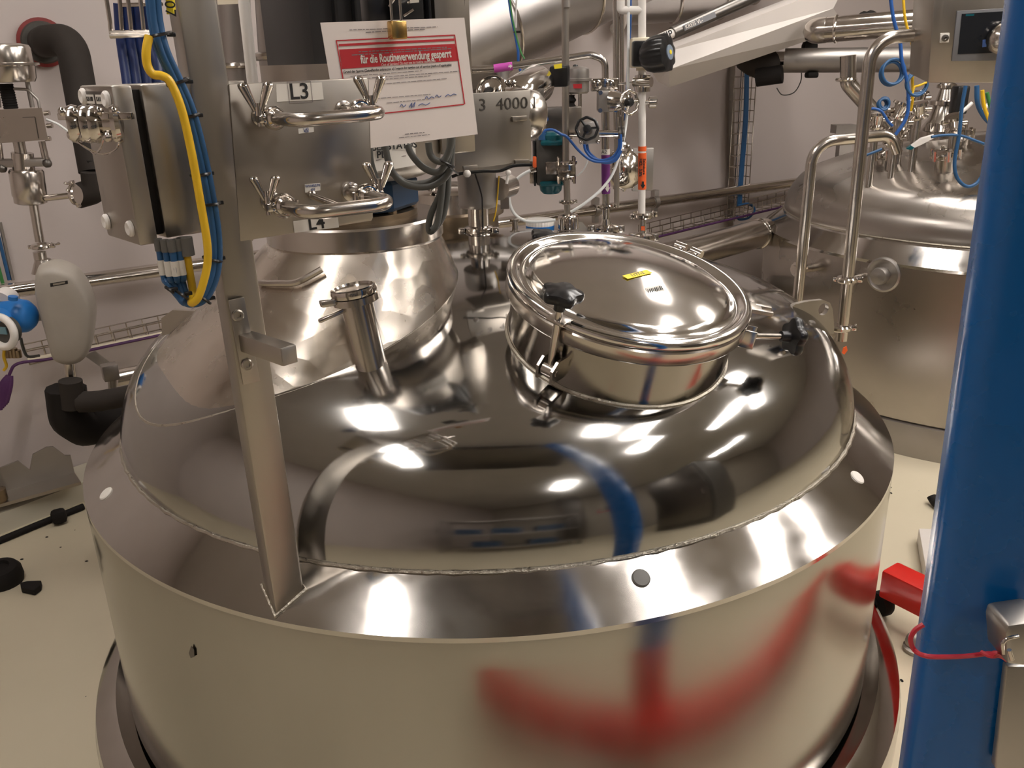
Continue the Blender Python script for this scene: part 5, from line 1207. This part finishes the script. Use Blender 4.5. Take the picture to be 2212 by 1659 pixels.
b = MB(); q0, q1 = at(245, 818, 2.75), at(420, 782, 3.0); b.tube([q0, q1], 19*pxm(q0), 24); solo(b, 'bright_pipe', bright_steel, 'bright horizontal pipe behind the left edge of the front tank', 'pipe')
# gutter by the kerb
gt = thing('floor_gutter', 'grey metal gutter lying on the kerb at the left', 'gutter', at(90, 1060, 2.75))
b = MB()
G = [atz(-60, 1113, .10), atz(176, 1047, .10)]; dg = (G[1]-G[0]); pr = []
nb = V((-dg.y, dg.x, 0)).normalized()
b.hull8([G[0], G[1], G[1]+ZZ*.012, G[0]+ZZ*.012, G[0]+nb*.11, G[1]+nb*.11, G[1]+nb*.11+ZZ*.012, G[0]+nb*.11+ZZ*.012]); part(b, 'base_plate', panel_steel, gt)
pts = [(0, 0), (0, .075), (.22, .085), (.52, .10), (.60, .055), (.66, .11), (.80, .125), (.86, .12), (.95, .075), (1, .07), (1, 0)]
b = MB(); b.prism([G[0]+dg*u+nb*.10+ZZ*(.012+h) for u, h in pts], nb*.008); part(b, 'back_plate', dull_steel, gt)
b = MB(); b.lathe([(.02, 0), (.028, .01), (.028, .05), (.01, .055)], xf(atz(0, 1085, .11)), 18); part(b, 'drain_nut', copper_oil, gt)
b = MB(); b.tube([atz(-40, 1184, .012), atz(90, 1130, .012), atz(180, 1094, .012)], .012, 10); kk = solo(b, 'kerb_shadow_strip', black_rubber, 'black strip standing for the shadow line along the kerb on the floor', 'hose')  # black tube stands in for the shadow line at the kerb foot
b = MB(); b.box(atz(127, 1115, .03), (.05, .05, .05), (E1_, E2_, ZZ), .015); solo(b, 'rubber_block', black_rubber, 'black rubber block at the kerb by the floor', 'block')
# black things on the floor, left
c = atz(8, 1258, .0); b = MB(); b.lathe([(.058, .0), (.062, .02), (.06, .045), (.05, .06), (.03, .064), (.026, .055), (.0001, .055)], xf(c, (.05, -.1, 1)), 24); solo(b, 'rubber_pad', black_rubber, 'large round black rubber piece on the floor at the left edge', 'rubber pad')
c = atz(72, 1278, 0); b = MB(); b.prism([atz(x, y, .001) for x, y in ((46, 1270), (62, 1266), (92, 1265), (90, 1276), (76, 1287), (48, 1281))], ZZ*.02, .003); solo(b, 'rubber_scrap', black_rubber, 'small flat black scrap on the floor beside the round piece', 'scrap')
for k, (x, y, r_) in enumerate(((47, 1208, .0045), (187, 1212, .004), (101, 1160, .004), (131, 1182, .003))):
    b = MB(); b.ball(atz(x, y, .001), r_, 8, (1.3, 1, .3)); solo(b, 'dirt_crumb', black_rubber, ('dark crumb on the floor above the round black piece', 'dark crumb on the floor close to the front tank, left', 'dark crumb on the floor near the kerb', 'tiny crumb on the floor between kerb and front tank')[k], 'crumb', 'crumbs on the floor at the left')
b = MB()
def on_clad(x, y):
    d = ray(x, y); ox, oy = O.x-TC.x, O.y-TC.y; A_ = d.x**2+d.y**2; B_ = ox*d.x+oy*d.y; Q = ox*ox+oy*oy-.9545**2
    return O+d*((-B_-math.sqrt(max(B_*B_-A_*Q, 0)))/A_)
P = [on_clad(x, y) for x, y in ((414, 1394), (420, 1404), (421, 1418), (413, 1421), (409, 1410))]; n_ = (P[0]-V((TC.x, TC.y, P[0].z))).normalized()
b.prism([p+n_*.0004 for p in P], n_*.0008); part(b, 'dark_spot', dark_steel, tank)

# ------------------------------------------------------------------ rear tank at the right
T2 = V((2.18, 3.84, 0)); z2 = .75
t2 = thing('rear_tank', 'second stainless tank with conical lid behind the blue post', 'tank', T2)
b = MB(); b.lathe([(.985, z2), (.985, .14), (.975, .13), (.92, .13), (.92, z2)], xf(T2), 140, cap0=False, cap1=False); part(b, 'cladding', tank_two_steel, t2, 25)
b = MB(); b.lathe([(.90, z2+.075), (.91, z2+.06), (.975, z2+.010), (.988, z2), (.986, z2-.012), (.90, z2-.012)], xf(T2), 140, cap0=False, cap1=False); part(b, 'collar', collar_steel, t2, 12)
D2 = dome_profile(.905, z2+.07, .20, 2.1, 30)
b = MB(); b.lathe(D2, xf(T2), 140, cap0=False); part(b, 'dome', tank_two_steel, t2, 60)
b = MB(); b.torus(T2+ZZ*(z2+.072), ZZ, .905, .004, 160, 6); part(b, 'weld_seam', weld_steel, t2)
b = MB(); b.lathe([(.96, .135), (.995, .13), (1.0, .10), (1.0, 0), (.96, 0)], xf(T2), 120, cap0=False, cap1=False); part(b, 'base_ring', dull_steel, t2, 25)
def dome2_z(x, y):
    r = math.hypot(x-T2.x, y-T2.y)
    for (r0, z0), (r1, z1) in zip(D2, D2[1:]):
        if r1 <= r <= r0: return z1+(z0-z1)*(r-r1)/max(r0-r1, 1e-9)
    return z2
def on_dome2(x, y):
    d = ray(x, y); t = 2.4
    while t < 6:
        p = O+d*t
        if math.hypot(p.x-T2.x, p.y-T2.y) < .9 and p.z < dome2_z(p.x, p.y): return p
        t += .003
    return at(x, y, T2.y)
def on_clad2(x, y):
    d = ray(x, y); ox, oy = O.x-T2.x, O.y-T2.y; A_ = d.x**2+d.y**2; B_ = ox*d.x+oy*d.y; Q = ox*ox+oy*oy-.985**2
    return O+d*((-B_-math.sqrt(max(B_*B_-A_*Q, 0)))/A_)
p = on_clad2(1909, 593); n_ = V((p.x-T2.x, p.y-T2.y, 0)).normalized(); s_ = pxm(p)
b = MB(); b.lathe([(38*s_, -.005), (38*s_, .006), (34*s_, .010), (31*s_, .006), (17*s_, .006), (19*s_, .03), (17*s_, .045), (.0001, .052)], xf(p, n_), 40); part(b, 'round_boss', dull_steel, t2)
for (x, y) in ((1752, 578), (1856, 600)):
    p = on_clad2(x, y); n_ = V((p.x-T2.x, p.y-T2.y, 0)).normalized()
    b = MB(); b.cyl(p, p+n_*.09, .018, None, 16); b2 = part(b, 'side_port', pipe_steel, t2)
    b = MB(); clamp_ring(b, p+n_*.075, n_, .018, .016); b.box(p+n_*.075+V((.036, -.01, .01)), (.02, .015, .015), None, .003); part(b, 'clamp', bright_steel, b2)
# agitator neck and fittings on the rear tank lid
p = on_dome2(2030, 296); s_ = pxm(p)
ng = thing('agitator_neck', 'tapered agitator neck on the lid of the rear tank', 'neck', p-ZZ*.02)
zz = lambda y: at(2030, y, p.y).z
b = MB(); b.lathe([(52*s_, p.z-.03), (50*s_, zz(288)), (50*s_, zz(282)), (44*s_, zz(281)), (27*s_, zz(255)), (22*s_, zz(228)), (30*s_, zz(226)), (30*s_, zz(218)), (18*s_, zz(216)), (13*s_, zz(192)), (20*s_, zz(190)), (20*s_, zz(184)), (15*s_, zz(180)), (15*s_, zz(150))], xf(V((p.x, p.y, 0))), 36); part(b, 'neck_cone', pipe_steel, ng)
for k in range(8):
    a = -2.6+k*.42; c = V((p.x+46*s_*math.cos(a), p.y+46*s_*math.sin(a), zz(281))); b = MB(); b.cyl(c, c+ZZ*.035, .011, None, 10); part(b, 'stud', bright_steel, ng)
def lid_nozzle(x, y, r, h, lab, extra=0):
    p = on_dome2(x, y); n_ = V(((p.x-T2.x)*.25, (p.y-T2.y)*.25, 1)).normalized(); s_ = pxm(p); r = r*s_; h = h*s_
    t = thing('lid_nozzle', lab, 'nozzle', p)
    b = MB(); b.cyl(p-n_*.03, p+n_*h, r, None, 24); part(b, 'nozzle_tube', pipe_steel, t)
    b = MB(); b.lathe([(r, h-.012), (r*1.3, h-.012), (r*1.36, h), (r*1.3, h+.012), (r*.9, h+.014), (.0001, h+.018)], xf(p, n_), 24); part(b, 'clamp_cover', bright_steel, t)
    for k in range(6):
        a = k*PI/3+.3; c = p+frame(n_) @ V((r*1.32*math.cos(a), r*1.32*math.sin(a), h)); b = MB(); b.cyl(c-n_*.016, c+n_*.022, .008, None, 8); part(b, 'cover_bolt', bright_steel, t)
    return t
lid_nozzle(2040, 368, 21, 34, 'stubby bolted nozzle at the front of the rear tank lid')
lid_nozzle(1912, 350, 17, 16, 'bolted nozzle at the left of the rear tank lid under the elbow')
lid_nozzle(2078, 312, 15, 22, 'small nozzle right of the agitator neck')
lid_nozzle(1965, 288, 13, 40, 'slender nozzle left of the agitator neck')
t = thing('flat_lever', 'pale flat lever with teal end on the rear tank lid', 'lever', at(1985, 310, 3.3))
b = MB(); b.prism([at(x, y, 3.3) for x, y in ((1962, 320), (1990, 300), (2018, 292), (2020, 297), (1992, 312), (1972, 321))], V((.02, .05, .0))); part(b, 'lever_blade', white_plastic, t)
b = MB(); b.prism([at(x, y, 3.295) for x, y in ((1958, 322), (1968, 315), (1976, 319), (1968, 324))], V((.02, .05, .0))); part(b, 'teal_end', teal, t)
# pile of small process fittings (valves) left of the neck
rnd = random.Random(11)
for k, (x, y) in enumerate(((1893, 262), (1942, 240), (1948, 268), (1985, 240), (1985, 215), (2062, 268), (2070, 290), (1930, 300))):
    Y = (3.5, 3.5, 3.62, 3.5, 3.70, 3.5, 3.64, 3.58)[k]; c = at(x, y, Y); t = thing('lid_valve', ('small bright valve under the slanting branch pipe', 'small bright valve below the left cable coil', 'small bright valve above the slender nozzle', 'small bright valve between the cable coil and the neck', 'small bright valve right under the right cable coil', 'small bright valve right of the neck foot', 'small bright valve above the small nozzle right of the neck', 'small bright valve behind the pipe elbow')[k], 'valve', c)
    h_ = dome2_z(c.x, c.y)
    b = MB(); b.cyl(V((c.x, c.y, h_-.02)), c, .014, None, 14); part(b, 'stem_pipe', pipe_steel, t)
    b = MB(); b.lathe([(.014, -.03), (.034, -.028), (.036, -.02), (.022, -.012), (.026, .02), (.036, .024), (.034, .034), (.0001, .036)], xf(c, V((rnd.uniform(-.4, .4), rnd.uniform(-.4, .2), 1))), 20); vb = part(b, 'valve_body', bright_steel, t)
    b = MB(); b.cyl(c-V((.05, 0, -.005)), c+V((.05, .01, .005)), .010, None, 10); part(b, 'cross_tube', bright_steel, vb)
# black limiter and pale tubes right of the neck
b = MB(); b.box(at(2072, 216, 3.7), (.05, .06, .11), None, .006); solo(b, 'black_block', black_plastic, 'black block right of the agitator neck', 'block')
for k, (P, lab) in enumerate((([(2048, 262), (2080, 240), (2100, 222)], 'pale tube slanting up right of the agitator neck'), ([(2122, 240), (2150, 208)], 'pale tube slanting up close to the blue post'))):
    b = MB(); tubepx(b, P, 3.6, 4, 10, smooth=4); solo(b, 'pale_tube', white_plastic, lab, 'tube')
# cables over the rear tank
C2 = [([(1922, -20), (1930, 40), (1944, 90), (1948, 130), (1960, 180), (1962, 230), (1955, 260), (1935, 290), (1928, 300)], 3.3, 4, bright_blue_cable, 'long blue cable hanging from the top to the rear tank lid', 5),
      ([(1951, -20), (1955, 40), (1970, 95), (1973, 130), (1971, 170), (1972, 210), (1967, 240)], 3.35, 3, yellow_cable, 'yellow cable hanging straight down to the rear tank lid', 5),
      ([(2002, 178), (1985, 185), (1974, 190), (1970, 215)], 3.3, 2.5, yellow_cable, 'short yellow cable from the control box to the vertical cables', 5),
      ([(1875, 236), (1890, 235), (1905, 242), (1918, 262), (1928, 272)], 3.25, 3, bright_blue_cable, 'blue cable arching over the slanting branch pipe', 5),
      ([(2086, 185), (2078, 230), (2072, 290), (2062, 350), (2068, 385), (2090, 403), (2115, 390), (2140, 340), (2165, 310)], 3.2, 4, blue_cable, 'blue cable looping down in front of the rear tank lid', 5),
      ([(2012, 296), (2040, 292), (2075, 293), (2110, 305), (2150, 320)], 3.2, 3, blue_cable, 'blue cable lying across the rear tank lid', 5),
      ([(1872, 335), (1890, 328), (1905, 322)], 3.2, 3, blue_cable, 'short blue cable beside the pipe elbow', 4),
      ([(2110, 185), (2112, 225), (2128, 255), (2150, 275)], 3.4, 5, blue_cable, 'thick blue cable beside the blue post under the control box', 5),
      ([(2122, 195), (2126, 230), (2138, 262), (2152, 290)], 3.35, 4, yellow_cable, 'yellow cable beside the blue post under the control box', 5),
      ([(2132, 200), (2142, 240), (2155, 270)], 3.38, 4, green_cable, 'green cable beside the blue post under the control box', 5)]
for P, Y, r, mt_, lab, sm in C2:
    b = MB(); tubepx(b, P, Y, r, 10, smooth=sm); solo(b, mt_.name.replace('bright_', ''), mt_, lab, 'cable')
for k, (x, y, R_) in enumerate(((1928, 157, 25), (1983, 180, 23), (1910, 224, 10))):
    c = at(x, y, 3.3); b = MB()
    for j in range(3): b.torus(c+V((rnd.uniform(-.004, .004), j*.008, rnd.uniform(-.004, .004))), V((.1, -1, .1)), (R_+rnd.uniform(-1.5, 1.5))*pxm(c), .0052, 36, 8)
    o_ = solo(b, 'cable_coil', blue_cable, ('left coil of dark blue cable above the rear tank', 'right coil of dark blue cable above the rear tank', 'small coil of dark blue cable above the rear tank')[k], 'cable'); o_['kind'] = 'stuff'
# large vent pipe behind, slanting branch
t = thing('branch_pipe', 'vertical stainless pipe with slanting branch behind the tall pipe bend', 'pipe', at(1835, 330, 4.0))
b = MB(); tubepx(b, [(1832, 120), (1832, 180), (1905, 262), (1915, 275)], 3.9, 17, 24, fillet=.04); part(b, 'pipe_tube', pipe_steel, t)
ring_at(t, at(1828, 172, 3.9), ZZ, 18.5*pxm(at(1828, 172, 3.9)), .008, bright_steel, 'bead_ring')
b = MB(); b.box(at(1822, 278, 4.4), (.10, .08, .04)); b.box(at(1823, 315, 4.4), (.06, .05, .16)); solo(b, 'wall_bracket', dull_steel, 'small grey bracket on the wall behind the short pipe bend', 'bracket')['kind'] = 'stuff'
# big horizontal pipes upper right
q0, q1 = at(1770, 66, 4.0), at(2040, 44, 3.75); ax = (q1-q0).normalized(); R_ = 26*pxm(q0)
t = thing('bright_vent_pipe', 'thick bright pipe with rounded end below the white soffit', 'pipe', (q0+q1)/2)
b = MB(); b.tube([q0, q1], R_, 32); part(b, 'pipe_tube', bright_steel, t)
b = MB(); b.lathe([(R_*1.03, .03), (R_*1.03, 0), (R_*.95, -.03), (R_*.7, -.055), (.0001, -.07)], xf(q0, ax), 32); part(b, 'end_cap', pipe_steel, t); ring_at(t, q0+ax*.07, ax, R_*1.02, .006, bright_steel, 'bead_ring')
q0, q1 = at(1694, 131, 4.25), at(2010, 128, 4.05); ax = (q1-q0).normalized(); R_ = 25*pxm(q0)
t = thing('lower_vent_pipe', 'grey pipe with dark insulated joint below the bright pipe', 'pipe', (q0+q1)/2)
b = MB(); b.tube([q0, q1], R_, 32); part(b, 'pipe_tube', dull_steel, t)
b = MB(); b.tube([q0-ax*.08, q0+ax*.01], R_*.75, 28); part(b, 'joint_band', bright_steel, t)
b = MB(); b.tube([at(1612, 122, 4.3), at(1640, 140, 4.25), q0-ax*.06], R_*1.15, 14, smooth=3); part(b, 'insulated_end', insul, t)
b = MB(); b.tube([at(1634, 168, 4.2), at(1690, 160, 4.15)], R_*.75, 12); b.box(at(1748, 110, 4.3), (.07, .06, .09), None, .02); b.box(at(1753, 162, 4.2), (.05, .06, .025), None, .008); part(b, 'insulated_lug', black_rubber, t)['kind'] = 'stuff'
# wires by the soffit top
b = MB()
for k, (x, y) in enumerate(((1866, 30), (1880, 28), (1900, 36))): b.tube([at(x-15, y+12, 4.2), at(x, y, 4.2), at(x+16, y+8, 4.2)], .012, 8, smooth=4)
solo(b, 'black_clips', black_rubber, 'black pipe clips on top of the bright vent pipe', 'clip')['kind'] = 'stuff'
# pipe bends in front of the rear tank
def bend_pipe(P, Y, rpx, label, foot):
    t = thing('pipe_bend', label, 'pipe', at(*P[-1], Y)); q = [at(x, y, Y) for x, y in P]; r = rpx*pxm(q[len(q)//2])
    b = MB(); b.tube(q, r, 24, fillet=.075, fseg=10); part(b, 'pipe_tube', pipe_steel, t)
    for (x, y) in foot: clamp_at(t, x, y, Y, rpx*.95, ZZ, V((1, -.2, 0)))
    return t
bend_pipe([(2030, 72), (1883, 84), (1818, 735)], 2.72, 14, 'tall stainless pipe bend in front of the rear tank', ((1829, 604), (1816, 708)))
bend_pipe([(1938, 330), (1925, 292), (1757, 307), (1722, 660)], 2.82, 12, 'short stainless pipe bend left of the tall one', ())
b = MB(); b.prism([at(x, y, 2.66) for x, y in ((1822, 752), (1829, 748), (1831, 757), (1824, 766), (1819, 763))], V((0, .004, 0))); solo(b, 'orange_sticker', orange_tape, 'small orange sticker at the foot of the tall pipe bend', 'sticker')
# control box with screen
YH = 2.55; hn = V((-.12, -.98, -.12)).normalized(); hp = at(2090, 90, YH)
def hq(x, y, off=0): return on(x, y, hp+hn*off, hn)
t = thing('control_box', 'stainless control box with dark touch screen at the upper right', 'control box', hq(2090, 180))
b = MB(); b.prism([hq(x, y) for x, y in ((2021, -60), (2250, -60), (2250, 180), (2004, 179))], -hn*.18, .004); part(b, 'housing', brushed, t)
b = MB(); b.prism([hq(x, y, .006) for x, y in ((2068, 24), (2205, 16), (2205, 130), (2056, 132))], -hn*.008, .001); fr = part(b, 'screen_frame', grey_frame, t)
b = MB(); b.prism([hq(x, y, .0075) for x, y in ((2078, 30), (2205, 22), (2205, 112), (2069, 117))], -hn*.003); part(b, 'screen', screen_m, fr)
b = MB(); b.prism([hq(x, y, .0085) for x, y in ((2087, 31), (2105, 30), (2104, 34), (2086, 35))], -hn*.002); part(b, 'green_logo_bar', teal, fr)
b = MB(); b.prism([hq(x, y, .0085) for x, y in ((2123, 86), (2140, 84), (2142, 100), (2122, 102))], -hn*.002); part(b, 'blue_icon', plain('screen_icon_blue', (.10, .20, .55), .4), fr)
b = MB(); b.prism([hq(x, y, .005) for x, y in ((2032, 72), (2052, 71), (2050, 92), (2030, 93))], -hn*.006, .002); sp = part(b, 'key_switch', label_white, t)
b = MB(); b.lathe([(.009, 0), (.009, .006), (.004, .007), (.0001, .003)], xf(hq(2041, 82, .005), hn), 16); part(b, 'key_slot', dark_steel, sp)
b = MB(); b.ball(hq(2166, 82, .03), .042, 24, (1, 1, 1)); part(b, 'ball_knob', pipe_steel, t)

# ------------------------------------------------------------------ blue hoist in the right foreground
YP = .735
pz = at(1955, 1650, YP)
h = thing('hoist_post', 'chipped blue hoist post in the right foreground', 'post', V((.48, .8, 0)))
b = MB(); pw = .150; x0 = .655; prof = []
def rr_section(cx, cy, w_, d_, r, n=6):
    P = []
    for (sx, sy, a0) in ((1, 1, 0), (-1, 1, PI/2), (-1, -1, PI), (1, -1, 3*PI/2)):
        for i in range(n+1):
            a = a0+PI/2*i/n; P.append((cx+sx*(w_/2-r)+r*math.cos(a), cy+sy*(d_/2-r)+r*math.sin(a)))
    return P
HY = 0.80; cb0, ct0 = at(2049, 1659, HY), at(2322, 0, HY)
pw = 198*pxm(at(2080, 1400, HY)); ta = math.radians(-24); ca, sa = math.cos(ta), math.sin(ta)
zt_, zb_ = 2.6, .30
def ctr_at(z): return ct0.x+(cb0.x-ct0.x)*(z-ct0.z)/(cb0.z-ct0.z)
rings = [[V((ctr_at(z)+x*ca-y*sa, HY+x*sa+y*ca, z)) for x, y in rr_section(0, 0, pw, pw, .028)] for z in (zb_, .6, 1.2, zt_)]
b._grid(rings); part(b, 'post_tube', blue_post_m, h, 50)
b = MB(); b.box((ctr_at(.2), HY, .205), (pw*1.12, pw*1.12, .20), ((ca, sa, 0), (-sa, ca, 0), (0, 0, 1)), .01); part(b, 'foot_socket', red_paint, h)
# red legs of the hoist
def leg(p, q, wdt=.06, hgt=.075, z=.11):
    d = (q-p).normalized(); sd = V((-d.y, d.x, 0)); b = MB(); c = (p+q)/2; b.box(V((c.x, c.y, z-hgt/2)), ((q-p).length, wdt, hgt), (d, sd, ZZ), .006); return b
ra, rb = atz(1925, 1222, .11), V((.86, 1.30, .11))
# visible leg: ends close to the front tank
e0 = atz(1922, 1222, .17); e1 = atz(2075, 1305, .17)
part(leg(V((e0.x, e0.y, 0)), V((e1.x+.25, e1.y-.33, 0)), .075, .085, .17), 'rear_leg', red_paint, h)
part(leg(V((1.42, 1.46, 0)), V((-.10, .52, 0)), .07, .085, .17), 'front_leg', red_paint, h)
# wheel under the leg
c = atz(1905, 1303, .04); b = MB(); b.cyl(c, c+V((.02, -.01, .09)), .012, None, 10); b.lathe([(.012, -.016), (.033, -.016), (.036, -.01), (.036, .01), (.033, .016), (.012, .016)], xf(c, V((.9, .3, 0))), 24); b.cyl(c-V((.02, 0, 0)), c+V((.02, 0, 0)), .013, None, 12); part(b, 'castor_wheel', black_rubber, h)
# angle bracket right of the post
b = MB(); br_ = YP-.01
b.prism([at(x, y, br_) for x, y in ((2176, 1440), (2150, 1660), (2240, 1720), (2260, 1440))], V((0, .01, 0)), .002); b.prism([at(x, y, br_-.03) for x, y in ((2172, 1372), (2178, 1352), (2260, 1340), (2260, 1444), (2176, 1436))], V((0, .04, 0)), .004); part(b, 'steel_bracket', dull_steel, h)['kind'] = 'stuff'
b = MB(); tubepx(b, [(2168, 1412), (2166, 1392), (2176, 1380), (2200, 1374)], br_-.05, 4, 10, smooth=4); part(b, 'hook', bright_steel, h)
b = MB(); tubepx(b, [(2180, 1404), (2186, 1425)], br_-.05, 5, 10); part(b, 'bolt', bright_steel, h)
# red wire tied round the post
b = MB(); W = [(1995, 1349), (1976, 1362), (1967, 1382), (1976, 1405), (2000, 1417), (2040, 1419), (2090, 1417), (2140, 1412), (2172, 1420)]
q = [at(x, y, YP-.012-(.0 if k > 3 else -.02)) for k, (x, y) in enumerate(W)]; b.tube(q, .0026, 8, smooth=6)
solo(b, 'red_wire', red_wire, 'thin red wire tied round the blue post to the hook', 'wire')
b = MB()
for k in range(5): b.tube([at(2120+k*4, 1408+k*2, YP-.018), at(2140+k*3, 1418-k*2, YP-.026), at(2166+k*2, 1414+k*3, YP-.02)], .0022, 6, smooth=4)
o_ = solo(b, 'wire_knot', red_wire, 'knot of red wire at the hook beside the blue post', 'wire'); o_['kind'] = 'stuff'
# silver object behind the wire loop
b = MB(); c = atz(1982, 1385, .03); b.ball(c, .032, 16, (1, .8, .9)); b.lathe([(.03, -.02), (.034, 0), (.02, .01)], xf(c-ZZ*.018), 18); solo(b, 'castor_cap', dull_steel, 'small silver and black castor behind the red wire', 'castor')
# things on the floor at the right
b = MB(); P = [atz(x, y, .002) for x, y in ((1980, 1170), (2062, 1172), (2060, 1300), (2000, 1290))]; b.prism(P, ZZ*.05, .004); solo(b, 'white_box', white_paint, 'flat white box on the floor behind the red hoist leg', 'box')
b = MB(); b.tube([atz(2012, 1072, .03), atz(2018, 1082, .02), atz(2030, 1090, .02), atz(2060, 1086, .02)], .016, 10, smooth=3); solo(b, 'bent_strip', black_rubber, 'curved black piece on the floor beside the blue post', 'strip')
for k, (x, y, r_) in enumerate(((1922, 1052, .006), (1925, 1065, .004), (1948, 1470, .004))):
    b = MB(); b.ball(atz(x, y, .001), r_, 8, (1, 1.6, .3)); solo(b, 'dirt_crumb', black_rubber, ('dark crumb on the floor right of the front tank', 'smaller crumb on the floor right of the front tank', 'dark crumb on the floor near the foot of the blue post')[k], 'crumb', 'crumbs on the floor at the right')
